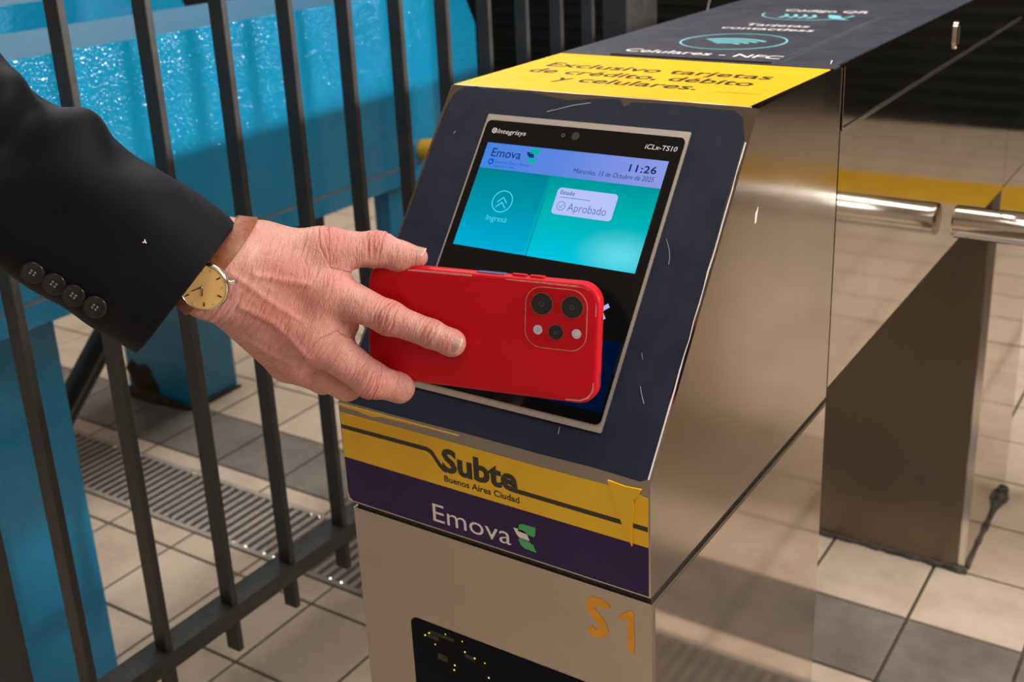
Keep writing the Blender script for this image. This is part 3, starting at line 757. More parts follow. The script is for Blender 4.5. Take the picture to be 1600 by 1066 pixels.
# white scuff on the side of the head
part('scuff', slab([(0.1765, 0.2275), (0.1775, 0.2350), (0.1830, 0.2395), (0.1808, 0.2330), (0.1795, 0.2280)], SIDE, 0.0, 0.0002), MAT['white_print'], tn)

# ------------------------------------------------------------------ neighbouring turnstile across the passage; only its arm reaches the picture
NX = 0.86
t2 = thing('turnstile', 'neighbouring steel turnstile whose polished tube arm reaches in at right', 'turnstile', (NX + 0.14, 0.75, 0))
part('front_cabinet', boxbm(NX, NX + TW, 0.002, D2, -K, -0.0045), MAT['steel_front'], t2, bevel=0.0025)
part('head_housing', prism_x(head_prof, NX, NX + TW), MAT['steel_side'], t2, bevel=0.002)
part('bridge_beam', boxbm(NX, NX + TW, D2 + 0.003, YP0 - 0.002, ZBM, H2), MAT['steel_mirror'], t2, bevel=0.002)
part('rear_pedestal', boxbm(NX, NX + TW, YP0, YP1, -K, H2), MAT['steel_mirror'], t2, bevel=0.003)
AY, AZ = 0.8131, 0.0552
bm = bmesh.new()
tube(bm, [(NX - 0.06, AY, AZ), (0.45, AY, AZ), (TW + 0.0125, AY, AZ), (TW + 0.0105, AY, AZ), (TW + 0.0098, AY, AZ)], 0.0205, 32, rs=[0.0205, 0.0205, 0.0205, 0.0198, 0.0182])
part('tripod_arm', bm, MAT['chrome'], t2, 'polished tube arm', smooth=True, angle=50)
bm = bmesh.new(); tube(bm, [(NX, AY, AZ), (NX - 0.03, AY, AZ), (NX - 0.075, AY, AZ), (NX - 0.09, AY, AZ)], 0.06, 32, rs=[0.07, 0.07, 0.055, 0.03])
part('tripod_hub', bm, MAT['steel_edge'], t2, smooth=True)

# ------------------------------------------------------------------ smartphone
PC = Vector((0.1801, -0.0498, 0.2024 + K))
PF = Frame(PC, (0.9754, 0.2202, -0.0127), (-0.022, 0.1543, 0.9878))
PL, PH = 0.164, 0.080
ph = thing('smartphone', 'red cased smartphone with camera cluster held against the validator', 'smartphone', tuple(PC))
red = noisy('red_silicone_case', (0.47, 0.0014, 0.008), (0.52, 0.002, 0.010), 30, 0.42, 0.52, spec=0.2, bump=0.06, bscale=900, bdist=0.0003)
worn = noisy('worn_case_edge', (0.50, 0.16, 0.14), (0.66, 0.34, 0.30), 300, 0.4)
def loft(rings):
    bm = bmesh.new()
    R_ = [[bm.verts.new(p) for p in r] for r in rings]
    n = len(R_[0])
    for a, b in zip(R_, R_[1:]):
        for k in range(n): bm.faces.new([a[k], a[(k + 1) % n], b[(k + 1) % n], b[k]])
    bm.faces.new(R_[0][::-1]); bm.faces.new(R_[-1])
    return bm
def pring(ins, h, r=0.0135):
    return [PF.p(u, v, h) for u, v in rrect(-PL / 2 + ins, PL / 2 - ins, -PH / 2 + ins, PH / 2 - ins, max(r - ins, 0.003), 8)]
case = part('case', loft([pring(0.0032, 0), pring(0.0016, -0.0005), pring(0.0005, -0.0016), pring(0, -0.0034), pring(0, -0.0082), pring(0.0008, -0.0102), pring(0.0025, -0.0112)]), red, ph, 'red silicone case', smooth=True, lift=False, angle=60)
part('screen_glass', slab(rrect(-PL / 2 + 0.004, PL / 2 - 0.004, -PH / 2 + 0.004, PH / 2 - 0.004, 0.010), PF, -0.0118, -0.0112), MAT['glass_black'], ph, lift=False)
# worn pale rim on the case
rim = [(u, v) for u, v in rrect(-PL / 2 + 0.0026, PL / 2 - 0.0026, -PH / 2 + 0.0026, PH / 2 - 0.0026, 0.0112, 10)]
def rimseg(test, w):
    seg = [p for p in rim if test(*p)]
    return seg
part('worn_edge', stroke([(-0.052, 0.0376), (-0.03, 0.0377), (-0.006, 0.0378)], 0.0010, PF, -0.0012, 0.00005), worn, ph, lift=False)
part('worn_edge', stroke([(0.018, 0.0376), (0.04, 0.0376), (0.066, 0.0374), (0.0730, 0.0356), (0.0772, 0.0310), (0.0790, 0.0255), (0.0792, 0.0190)], 0.0010, PF, -0.0012, -0.00005, taper=[.5, .7, 1, 1.3, 1.5, 1.2, .5]), worn, ph, lift=False)
part('worn_edge', stroke([(0.0792, -0.0245), (0.0786, -0.0300), (0.0755, -0.0345), (0.0700, -0.0372), (0.0610, -0.0378)], 0.0014, PF, -0.0012, -0.00005, taper=[.6, 1.3, 1.6, 1.2, .4]), worn, ph, lift=False)
# camera cluster
mod = part('camera_cluster', slab(rrect(0.0326, 0.0732, -0.0046, 0.0346, 0.0105, 8), PF, -0.0005, 0.0006), red, ph, 'raised square camera cluster', smooth=True, lift=False)
part('worn_edge', stroke(rrect(0.0322, 0.0736, -0.0050, 0.0350, 0.0110, 8), 0.0005, PF, -0.0002, 0.0003, closed=True), worn, mod, lift=False)
lens_ring = new_mat('lens_ring', (0.28, 0.13, 0.09), 0.3, 0.8)
lens_glass = new_mat('lens_glass', (0.006, 0.006, 0.007), 0.08)
lens_mid = new_mat('lens_inner', (0.012, 0.012, 0.014), 0.2)
for (u, v, r) in ((0.0435, 0.0242, 0.0075), (0.0639, 0.0241, 0.0075), (0.0536, 0.0065, 0.0051)):
    ln = part('lens', slab(circle(u, v, r, 36), PF, 0.0006, 0.0014), lens_ring, ph, lift=False, smooth=True)
    part('lens_glass', slab(circle(u, v, r * 0.93, 36), PF, 0.0014, 0.0018), lens_glass, ln, lift=False, smooth=True)
    part('lens_iris', stroke(circle(u, v, r * 0.55, 30), r * 0.18, PF, 0.0018, 0.0019, closed=True), lens_mid, ln, lift=False)
    part('lens_iris', slab(circle(u, v, r * 0.26, 20), PF, 0.0018, 0.00195), new_mat('lens_core', (0.035, 0.035, 0.04), 0.15), ln, lift=False)
    part('lens_iris', slab(circle(u, v, r * 0.12, 14), PF, 0.00195, 0.0020), lens_glass, ln, lift=False)
pale = new_mat('pale_flash', (0.50, 0.50, 0.62), 0.3)
for (u, v) in ((0.0411, 0.0068), (0.0672, 0.0068)):
    fl = part('flash', slab(circle(u, v, 0.0031, 24), PF, 0.0006, 0.0010), pale, ph, lift=False)
    part('flash_core', slab(circle(u, v, 0.0014, 16), PF, 0.0010, 0.0012), new_mat('flash_yellow', (0.62, 0.60, 0.42) if u > 0.05 else (0.42, 0.42, 0.52), 0.3), fl, lift=False)
# side keys, cut-out and port
PTOP = Frame(PF.p(0, PH / 2, 0), PF.x, -PF.n)
blue_trim = new_mat('blue_grey_frame', (0.16, 0.17, 0.32), 0.3, 0.6)
part('side_cutout', slab(rrect(-0.0039, 0.0163, 0.0025, 0.0085, 0.002, 4), PTOP, 0.0, 0.0003), blue_trim, ph, lift=False)
for a, b in ((0.0206, 0.0308), (0.0330, 0.0430)):
    part('side_key', slab(rrect(a, b, 0.003, 0.0075, 0.0015, 4), PTOP, -0.0002, 0.0010), red, ph, lift=False)
PEND = Frame(PF.p(PL / 2, 0, 0), PF.y, -PF.n)
part('port', slab(rrect(-0.0272, -0.0187, 0.0036, 0.0076, 0.0019, 6), PEND, 0.0, 0.0003), blue_trim, ph, lift=False)
part('port', slab(rrect(0.0153, 0.0183, 0.0045, 0.0065, 0.0010, 5), PEND, 0.0, 0.0003), MAT['black_paint'], ph, lift=False)

# ------------------------------------------------------------------ person: hand and forearm as one surface
HJ = {
    'fore': (-0.00275, -0.17226, 0.96205),
    'wri': (0.04143, -0.13417, 0.92291),
    'wru': (0.03385, -0.14285, 0.90512),
    'imc': (0.04439, -0.12985, 0.92552),
    'imcp': (0.08363, -0.09141, 0.89496),
    'ipip': (0.12516, -0.07453, 0.87445),
    'idip': (0.15322, -0.06625, 0.8652),
    'itip': (0.16715, -0.06295, 0.86024),
    'mmc': (0.04245, -0.13725, 0.91701),
    'mmcp': (0.07767, -0.09791, 0.86171),
    'mpip': (0.11348, -0.08469, 0.83091),
    'mdip': (0.12606, -0.07112, 0.82231),
    'mtip': (0.11669, -0.05979, 0.81263),
    'rmc': (0.03702, -0.13902, 0.90925),
    'rmcp': (0.06294, -0.09667, 0.83946),
    'rpip': (0.08488, -0.07822, 0.81873),
    'rdip': (0.06391, -0.06152, 0.80982),
    'pmc': (0.02896, -0.13817, 0.90279),
    'pmcp': (0.04336, -0.09103, 0.83228),
    'ppip': (0.05163, -0.06685, 0.81038),
    'pdip': (0.02934, -0.05343, 0.80481),
    'tcmc': (0.04997, -0.11003, 0.91859),
    'tmcp': (0.08112, -0.08216, 0.91784),
    'tip_': (0.10607, -0.05813, 0.91469),
    'ttip': (0.12957, -0.04568, 0.90891),
    'web': (0.07773, -0.08213, 0.90513),
    'kweb': (0.08264, -0.08862, 0.87598),
    'kweb2': (0.09276, -0.08333, 0.86664),
}
VEINS = [[(0.03014, -0.15601, 0.89477), (0.04833, -0.1512, 0.87767), (0.06548, -0.14428, 0.86719), (0.0845, -0.1365, 0.85585)], [(0.05807, -0.13846, 0.89266), (0.07522, -0.13154, 0.88218), (0.08438, -0.12975, 0.87209), (0.0942, -0.12834, 0.86003)], [(0.0533, -0.13338, 0.91221), (0.07136, -0.12832, 0.89589), (0.08708, -0.12314, 0.88355)], [(0.06372, -0.12671, 0.91171), (0.07997, -0.11794, 0.90707), (0.0907, -0.11188, 0.90463)], [(0.08565, -0.12487, 0.88168), (0.08195, -0.1313, 0.8722), (0.06987, -0.14391, 0.86119)]]
SLEEVE = [((0.02749, -0.15617, 0.90759), 0.05223),
    ((0.01665, -0.16354, 0.91914), 0.05277),
    ((0.00454, -0.17161, 0.93104), 0.0533),
    ((-0.00888, -0.18065, 0.94418), 0.05297),
    ((-0.02203, -0.18973, 0.9568), 0.05265),
    ((-0.03497, -0.19874, 0.96929), 0.05232),
    ((-0.04764, -0.20778, 0.98125), 0.05199),
    ((-0.05747, -0.21452, 0.99121), 0.05253),
    ((-0.07358, -0.22618, 1.00838), 0.05322),
    ((-0.09239, -0.23936, 1.02771), 0.05424),
    ((-0.11594, -0.25581, 1.0527), 0.05584),
    ((-0.13285, -0.27702, 1.08315), 0.05662),
    ((-0.14137, -0.29091, 1.12386), 0.0571),
    ((-0.13597, -0.29385, 1.17478), 0.05762),
    ((-0.11654, -0.29306, 1.23672), 0.0582),
    ((-0.09431, -0.28936, 1.30116), 0.06003)]
VIEW_R = (0.84158, 0.53863, -0.04020)
VIEW_U = (-0.14686, 0.29981, 0.94263)
VIEW_F = (-0.51978, 0.78740, -0.33142)
WATCH_C = (0.03635, -0.14067, 0.91846)
DIAL_C = (0.04921, -0.15876, 0.91413)
BUTTONS = [(-0.01948, -0.22942, 0.93397), (-0.00768, -0.22461, 0.92687), (0.00347, -0.22023, 0.9198), (0.01527, -0.21543, 0.91271)]
HV = {k: np.array(v) for k, v in HJ.items()}
vR, vU, vF = np.array(VIEW_R), np.array(VIEW_U), np.array(VIEW_F)

def round_cone(Pts, a, b, r1, r2):
    ba = b - a; l2 = ba @ ba; L = math.sqrt(l2)
    t = np.clip(((Pts - a) @ ba) / l2, 0, 1)
    d = np.linalg.norm(Pts - a - t[..., None] * ba, axis=-1)
    return d - (r1 + (r2 - r1) * t)
def smin(a, b, k):
    h = np.clip(0.5 + 0.5 * (b - a) / k, 0, 1)
    return b * (1 - h) + a * h - k * h * (1 - h)
BONES = [  # group, a, b, ra, rb
    ('palm', 'fore', 'wri', .0240, .0205), ('palm', 'fore', 'wru', .0240, .0195),
    ('palm', 'wri', 'imc', .0205, .0190), ('palm', 'imc', 'imcp', .0185, .0150), ('palm', 'mmc', 'mmcp', .0185, .0155),
    ('palm', 'rmc', 'rmcp', .0180, .0145), ('palm', 'pmc', 'pmcp', .0165, .0135), ('palm', 'wru', 'rmc', .0195, .0180),
    ('palm', 'wri', 'tcmc', .0195, .0195), ('palm', 'tcmc', 'tmcp', .0185, .0140), ('palm', 'tcmc', 'web', .0185, .0105), ('palm', 'imcp', 'mmcp', .0145, .0150), ('palm', 'mmcp', 'rmcp', .0150, .0140), ('palm', 'kweb', 'kweb2', .0120, .0100),
    ('thumb', 'tmcp', 'tip_', .0140, .0113), ('thumb', 'tip_', 'ttip', .0113, .0072),
    ('index', 'imcp', 'ipip', .0148, .0106), ('index', 'ipip', 'idip', .0106, .0094), ('index', 'idip', 'itip', .0094, .0086),
    ('middle', 'mmcp', 'mpip', .0152, .0118), ('middle', 'mpip', 'mdip', .0118, .0100), ('middle', 'mdip', 'mtip', .0100, .0085),
    ('ring', 'rmcp', 'rpip', .0142, .0112), ('ring', 'rpip', 'rdip', .0112, .0090),
    ('pinky', 'pmcp', 'ppip', .0130, .0100), ('pinky', 'ppip', 'pdip', .0100, .0080)]
KIN = {'palm': .010, 'thumb': .004, 'index': .003, 'middle': .003, 'ring': .003, 'pinky': .003}
def hand_sdf(Pts):
    g = {}
    for grp, a, b, ra_, rb_ in BONES:
        dd = round_cone(Pts, HV[a], HV[b], ra_, rb_)
        g[grp] = dd if grp not in g else smin(g[grp], dd, KIN[grp])
    out = g['palm']
    out = smin(out, g['thumb'], .010)
    fin = smin(smin(g['middle'], g['ring'], .0016), g['pinky'], .0016)
    fin = smin(fin, g['index'], .0016)
    out = smin(out, fin, .006)
    # pulp of the finger ends
    for nm, c, r in (('ip', HV['itip'] + vF * .002, .0078), ('tp', HV['ttip'] * .55 + HV['tip_'] * .45 - vU * .0028, .0098), ('kn', HV['imcp'] - vF * .004, .0125), ('kn', HV['mmcp'] - vF * .005, .0125), ('kn', HV['rmcp'] - vF * .005, .0110), ('kn', HV['ipip'] - vF * .001, .0108), ('kn', HV['mpip'] - vF * .001, .0118), ('th', HV['tip_'] + vU * .0008, .0115)):
        out = smin(out, np.linalg.norm(Pts - c, axis=-1) - r, .005)
    return out

def surface_nets(fn, lo, hi, h):
    n = np.ceil((hi - lo) / h).astype(int) + 1
    ax = [lo[i] + h * np.arange(n[i]) for i in range(3)]
    F = np.empty(n, np.float32)
    B_ = 12
    st = [np.arange(0, n[i], B_) for i in range(3)]
    cc = np.stack(np.meshgrid(*[lo[i] + h * (st[i] + (B_ - 1) / 2) for i in range(3)], indexing='ij'), -1)
    fc = fn(cc)
    lim = h * B_ * 0.9 + 0.006
    for a_ in range(len(st[0])):
        for b_ in range(len(st[1])):
            for c_ in range(len(st[2])):
                sl_ = tuple(slice(st[i][q], min(st[i][q] + B_, n[i])) for i, q in ((0, a_), (1, b_), (2, c_)))
                if abs(fc[a_, b_, c_]) > lim: F[sl_] = fc[a_, b_, c_]
                else: F[sl_] = fn(np.stack(np.meshgrid(ax[0][sl_[0]], ax[1][sl_[1]], ax[2][sl_[2]], indexing='ij'), -1))
    ins = F < 0
    cnt = np.zeros(n - 1, np.int8)
    for dx in (0, 1):
        for dy in (0, 1):
            for dz in (0, 1):
                cnt += ins[dx:n[0] - 1 + dx, dy:n[1] - 1 + dy, dz:n[2] - 1 + dz]
    act = (cnt > 0) & (cnt < 8)
    idx = np.argwhere(act)
    vid = -np.ones(n - 1, np.int64); vid[act] = np.arange(len(idx))
    cor = [(0, 0, 0), (1, 0, 0), (0, 1, 0), (1, 1, 0), (0, 0, 1), (1, 0, 1), (0, 1, 1), (1, 1, 1)]
    vals = np.stack([F[idx[:, 0] + c[0], idx[:, 1] + c[1], idx[:, 2] + c[2]] for c in cor], 1).astype(float)
    acc = np.zeros((len(idx), 3)); wsum = np.zeros(len(idx))
    for a in range(8):
        for b in range(a + 1, 8):
            ca, cb_ = np.array(cor[a]), np.array(cor[b])
            if abs(ca - cb_).sum() != 1: continue
            va, vb = vals[:, a], vals[:, b]
            m = (va < 0) != (vb < 0)
            t = np.where(m, va / np.where(m, va - vb, 1), 0)
            acc += np.where(m[:, None], ca + t[:, None] * (cb_ - ca), 0); wsum += m
    V_ = lo + h * (idx + acc / wsum[:, None])
    faces = []
    for d in range(3):
        e1, e2 = (d + 1) % 3, (d + 2) % 3
        sl0 = [slice(None)] * 3; sl1 = [slice(None)] * 3
        sl0[d] = slice(0, n[d] - 1); sl1[d] = slice(1, n[d])
        ch = ins[tuple(sl0)] != ins[tuple(sl1)]
        q = np.argwhere(ch)
        q = q[(q[:, e1] > 0) & (q[:, e2] > 0) & (q[:, e1] < n[e1] - 1) & (q[:, e2] < n[e2] - 1)]
        def cell(o1, o2):
            c = q.copy(); c[:, e1] += o1; c[:, e2] += o2
            return vid[c[:, 0], c[:, 1], c[:, 2]]
        quad = np.stack([cell(-1, -1), cell(0, -1), cell(0, 0), cell(-1, 0)], 1)
        flip = ~ins[q[:, 0], q[:, 1], q[:, 2]]
        quad[flip] = quad[flip][:, ::-1]
        faces.append(quad)
    return V_, np.concatenate(faces)

allj = np.array(list(HV.values()))
HVv, HF = surface_nets(hand_sdf, allj.min(0) - .034, allj.max(0) + .034, 0.00075)
# relax
E_ = np.concatenate([HF[:, [0, 1]], HF[:, [1, 2]], HF[:, [2, 3]], HF[:, [3, 0]]])
deg = np.bincount(E_.ravel(), minlength=len(HVv)).astype(float)
for _ in range(5):
    s = np.zeros_like(HVv)
    np.add.at(s, E_[:, 0], HVv[E_[:, 1]]); np.add.at(s, E_[:, 1], HVv[E_[:, 0]])
    HVv = 0.5 * HVv + 0.5 * s / deg[:, None]
def vnormals(V_, F_):
    fn_ = np.cross(V_[F_[:, 2]] - V_[F_[:, 0]], V_[F_[:, 3]] - V_[F_[:, 1]])
    N_ = np.zeros_like(V_)
    for k_ in range(4): np.add.at(N_, F_[:, k_], fn_)
    return N_ / np.linalg.norm(N_, axis=1, keepdims=True)
HN = vnormals(HVv, HF)
dors = HN @ (-vF)                                   # how far a spot faces the back of the hand
disp = np.zeros(len(HVv)); redn = np.zeros(len(HVv))
rng = np.random.RandomState(3)
def crease(j0, j1, at, half, amp, n, dor, dmin=0.0, wob=0.0012):
    """transverse creases around a joint"""
    a, b = HV[j0], HV[j1]; ax_ = (b - a) / np.linalg.norm(b - a)
    c = a + (b - a) * at
    rel = HVv - c
    s_ = rel @ ax_
    rad = np.linalg.norm(rel - s_[:, None] * ax_, axis=1)
    near = np.exp(-(np.maximum(rad - .016, 0) / .003) ** 2)
    dm = np.clip((HN @ dor - dmin) / .5, 0, 1)
    side = np.cross(ax_, dor); w_ = rel @ side
    tot = np.zeros(len(HVv))
    for k_ in range(n):
        pos = (k_ - (n - 1) / 2) * (2 * half / max(n - 1, 1)) + rng.uniform(-.0005, .0005)
        ph_ = rng.uniform(0, 6)
        bow = pos * (1 - (w_ / .012) ** 2 * .45)
        line = s_ - bow - wob * .5 * np.sin(w_ / .003 + ph_)
        tot -= 1.0 * amp * rng.uniform(.6, 1.1) * np.exp(-(line / .00075) ** 2)
    return tot * near * dm, near * dm * np.exp(-(s_ / (half * 1.7)) ** 2)
for args in (('ipip', 'idip', 0.0, .0062, .00085, 6, -vF), ('idip', 'itip', 0.0, .0034, .00060, 4, -vF), ('tip_', 'ttip', -.05, .0065, .00085, 6, -vF * .55 + vU * .8),
             ('mpip', 'mdip', 0.05, .0065, .00075, 6, -vF * .8 - vU * .3), ('tmcp', 'tip_', .1, .008, .00055, 5, -vF * .7 + vU * .6), ('imcp', 'ipip', -.05, .012, .00050, 8, -vF), ('mmcp', 'mpip', -.1, .012, .00050, 8, -vF), ('imc', 'imcp', .55, .016, .00035, 9, -vF), ('mmc', 'mmcp', .5, .018, .00030, 9, -vF)):
    d_, r_ = crease(*args)
    disp += d_; redn = np.maximum(redn, r_ * .8)
# wrist and back of the hand: soft folds across the hand
wax = HV['imcp'] * .5 + HV['mmcp'] * .5 - HV['wri'] * .5 - HV['wru'] * .5; wax /= np.linalg.norm(wax)
wc = (HV['wri'] + HV['wru']) / 2
sw = (HVv - wc) @ wax; acr = (HVv - wc) @ np.cross(wax, vF)
for pos, amp in ((.004, .0006), (.0075, .0006), (.0105, .0012), (.0135, .0006), (.0165, .0005), (.0195, .0008), (.0235, .0005), (.028, .0006), (.033, .0004), (.039, .0004)):
    disp -= amp * np.exp(-((sw - pos - .10 * acr - .0010 * np.sin(acr / .006 + pos * 900)) / .0010) ** 2) * np.clip(dors, 0, 1)
# tendons and veins
vein = np.zeros(len(HVv))
for line in VEINS:
    for a, b in zip(line, line[1:]):
        a, b = np.array(a), np.array(b)
        rel = HVv - a; rel = rel - (rel @ vF)[:, None] * vF
        bb = b - a; bb = bb - (bb @ vF) * vF
        t_ = np.clip(rel @ bb / (bb @ bb), 0, 1)
        dd = np.linalg.norm(rel - t_[:, None] * bb, axis=1)
        vein = np.maximum(vein, .0011 * np.exp(-(dd / .0024) ** 2) * np.clip(dors * 1.5, 0, 1))
disp += vein
for j in ('imcp', 'mmcp', 'rmcp', 'mpip', 'ipip'):
    redn = np.maximum(redn, .75 * np.exp(-(np.linalg.norm(HVv - HV[j], axis=1) / .021) ** 2))
for j in ('itip', 'mtip', 'ttip'):
    redn = np.maximum(redn, .7 * np.exp(-(np.linalg.norm(HVv - HV[j], axis=1) / .013) ** 2))
HVv = HVv + HN * disp[:, None]
# coordinates along / around the nearest bone, for the fine skin lines
best = np.full(len(HVv), 9.0); along = np.zeros(len(HVv)); arnd = np.zeros(len(HVv))
for grp, a, b, ra_, rb_ in BONES:
    A, B = HV[a], HV[b]
    dd = round_cone(HVv, A, B, ra_, rb_)
    ax_ = (B - A) / np.linalg.norm(B - A)
    if grp == 'palm': ax_ = wax
    sd = np.cross(ax_, -vF); sd /= np.linalg.norm(sd)
    m = dd < best
    best[m] = dd[m]; along[m] = (HVv[m] - wc) @ ax_; arnd[m] = (HVv[m] - wc) @ sd

def skin_mat():
    m = new_mat('skin', (0.62, 0.33, 0.25), 0.42)
    t = NT(m)
    t.b.inputs['Subsurface Weight'].default_value = 0.12
    t.b.inputs['Subsurface Radius'].default_value = (0.9, 0.35, 0.2)
    t.b.inputs['Subsurface Scale'].default_value = 0.004
    at = t.n('ShaderNodeAttribute', attribute_name='bone_co')
    rd = t.n('ShaderNodeAttribute', attribute_name='redness')
    oc = t.coord('Object')
    f = t.noise(oc, 70, 5, 0.6)
    base = t.ramp(f, [(0.30, (0.46, 0.205, 0.165)), (0.55, (0.555, 0.270, 0.222)), (0.75, (0.62, 0.340, 0.285))])
    mx = t.n('ShaderNodeMix', data_type='RGBA')
    mx.inputs['B'].default_value = (0.50, 0.165, 0.140, 1)
    t.l(rd.outputs['Fac'], mx.inputs['Factor']); t.l(base, mx.inputs['A'])
    # small brown spots
    vs = t.n('ShaderNodeTexVoronoi'); vs.inputs['Scale'].default_value = 95
    t.l(oc, vs.inputs['Vector'])
    sp_ = t.mapr(vs.outputs['Distance'], 0.05, 0.14, 0.35, 0.0)
    mx2 = t.n('ShaderNodeMix', data_type='RGBA'); mx2.inputs['B'].default_value = (0.40, 0.17, 0.11, 1)
    t.l(sp_, mx2.inputs['Factor']); t.l(mx.outputs['Result'], mx2.inputs['A'])
    t.l(mx2.outputs['Result'], t.b.inputs['Base Color'])
    # fine lines across hand and fingers
    mp = t.n('ShaderNodeMapping'); mp.inputs['Scale'].default_value = (900, 210, 1)
    t.l(at.outputs['Vector'], mp.inputs['Vector'])
    n1 = t.noise(mp.outputs['Vector'], 1.0, 4, 0.6)
    mp2 = t.n('ShaderNodeMapping'); mp2.inputs['Scale'].default_value = (330, 75, 1)
    t.l(at.outputs['Vector'], mp2.inputs['Vector'])
    n2 = t.noise(mp2.outputs['Vector'], 1.0, 3, 0.6)
    vo = t.n('ShaderNodeTexVoronoi', feature='DISTANCE_TO_EDGE'); vo.inputs['Scale'].default_value = 650
    t.l(oc, vo.inputs['Vector'])
    s1 = t.n('ShaderNodeMath', operation='MULTIPLY_ADD'); s1.inputs[1].default_value = 1.7
    t.l(n2, s1.inputs[0]); t.l(n1, s1.inputs[2])
    s2 = t.n('ShaderNodeMath', operation='MULTIPLY_ADD'); s2.inputs[1].default_value = 0.3
    t.l(vo.outputs['Distance'], s2.inputs[0]); t.l(s1.outputs[0], s2.inputs[2])
    t.bump(s2.outputs[0], 0.85, 0.0012)
    t.l(t.mapr(n1, 0.3, 0.7, 0.50, 0.36), t.b.inputs['Roughness'])
    return m
MAT['skin'] = skin_mat()
PB = Vector(HJ['wri'])
me = bpy.data.meshes.new('person')
me.from_pydata((HVv - np.array(PB)).tolist(), [], HF.tolist())
me.polygons.foreach_set('use_smooth', [True] * len(me.polygons))
at = me.attributes.new('bone_co', 'FLOAT_VECTOR', 'POINT')
at.data.foreach_set('vector', np.stack([along, arnd, np.zeros_like(along)], 1).astype(np.float32).ravel())
at = me.attributes.new('redness', 'FLOAT', 'POINT')
at.data.foreach_set('value', redn.astype(np.float32))
me.materials.append(MAT['skin']); me.update()
person = link('person', me); person.location = PB
BASES[person.name] = PB
person['label'] = 'person in a black jacket reaching in with right hand to hold the red phone'
person['category'] = 'person'

# fingernails
nail_m = new_mat('fingernail', (0.70, 0.42, 0.38), 0.24)
nt2 = NT(nail_m)
nt2.b.inputs['Subsurface Weight'].default_value = 0.1; nt2.b.inputs['Subsurface Scale'].default_value = 0.002
nail_tip = new_mat('fingernail_edge', (0.80, 0.66, 0.55), 0.3)
bvh = BVHTree.FromPolygons(HVv.tolist(), HF.tolist())
def nail(tip, axis, dor, L_, Wd, back, label=None):
    """curved plate following the finger end"""
    a = Vector(axis).normalized(); d = Vector(dor); d = (d - a * d.dot(a)).normalized(); sd = a.cross(d)
    c0 = Vector(tip) - a * back
    NU, NV = 12, 12
    bm = bmesh.new(); grid = []
    for i in range(NV + 1):
        v = i / NV; row = []
        for j in range(NU + 1):
            u = 2 * j / NU - 1
            half = Wd / 2 * (1 - 0.10 * (1 - v) ** 2)
            endr = (1 - 0.34 * u * u) if v > 0.5 else 1.0
            vv = (v - 0.5) * L_
            vv = vv * (endr if v > 0.5 else (1 - 0.25 * u * u))
            q = c0 + a * vv + sd * (u * half)
            hit = bvh.ray_cast(q + d * 0.03, -d)
            p = hit[0] if hit[0] else q
            # follow the finger smoothly but stay a flat arch
            row.append([q, (p - q).dot(d), u, v])
        grid.append(row)
    hmid = np.mean([r[NU // 2][1] for r in grid[2:-3]])
    V2 = []
    for r in grid:
        row = []
        for q, hh, u, v in r:
            arch = hmid - (Wd * 0.26) * u * u - (0.0010 if v > .9 else 0) * 0 - 0.0012 * max(0, v - .5) ** 2
            row.append(bm.verts.new(q + d * (arch + 0.00025)))
        V2.append(row)
    for i in range(NV):
        for j in range(NU):
            f = bm.faces.new([V2[i][j], V2[i][j + 1], V2[i + 1][j + 1], V2[i + 1][j]])
            f.material_index = 1 if i >= NV - 1 else 0
    bmesh.ops.solidify(bm, geom=list(bm.faces), thickness=0.0007)
    o = part('fingernail', bm, nail_m, person, label, smooth=True, lift=False, angle=60)
    o.data.materials.append(nail_tip)
    return o
nail(HV['itip'], HV['itip'] - HV['idip'], -vF * .97 + vU * .1 + vR * .12, .0128, .0116, -.0022, 'pale fingernail')
nail(HV['ttip'], HV['ttip'] - HV['tip_'], -vF * .50 + vU * .86, .0120, .0105, .0005)
nail(HV['mtip'], HV['mtip'] - HV['mdip'], vR * .85 - vU * .45, .0110, .0105, .001)

# jacket sleeve
cloth = noisy('black_wool', (0.0020, 0.0022, 0.0036), (0.0032, 0.0034, 0.0052), 400, 0.62, bump=0.25, bscale=1600, bdist=0.0004, spec=0.11)
NTt = NT(cloth); NTt.b.inputs['Sheen Tint'].default_value = (0.7, 0.75, 1, 1); NTt.b.inputs['Sheen Weight'].default_value = 0.08; NTt.b.inputs['Sheen Roughness'].default_value = 0.4
path = [np.array(p) for p, _ in SLEEVE]; hws = [h for _, h in SLEEVE]
def cr(P_, t):
    i = min(int(t), len(P_) - 2); u = t - i
    p0, p1, p2, p3 = P_[max(i - 1, 0)], P_[i], P_[i + 1], P_[min(i + 2, len(P_) - 1)]
    return 0.5 * (2 * p1 + (p2 - p0) * u + (2 * p0 - 5 * p1 + 4 * p2 - p3) * u * u + (3 * p1 - p0 - 3 * p2 + p3) * u ** 3)
NSV, NTH = 150, 96
T_ = np.linspace(0, len(path) - 1, NSV)
cen = np.array([cr(path, t) for t in T_]); hw = np.interp(T_, range(len(hws)), hws)
tan = np.gradient(cen, axis=0); tan /= np.linalg.norm(tan, axis=1, keepdims=True)
slen = np.concatenate([[0], np.cumsum(np.linalg.norm(np.diff(cen, axis=0), axis=1))])
th_ = np.linspace(0, 2 * math.pi, NTH, endpoint=False)
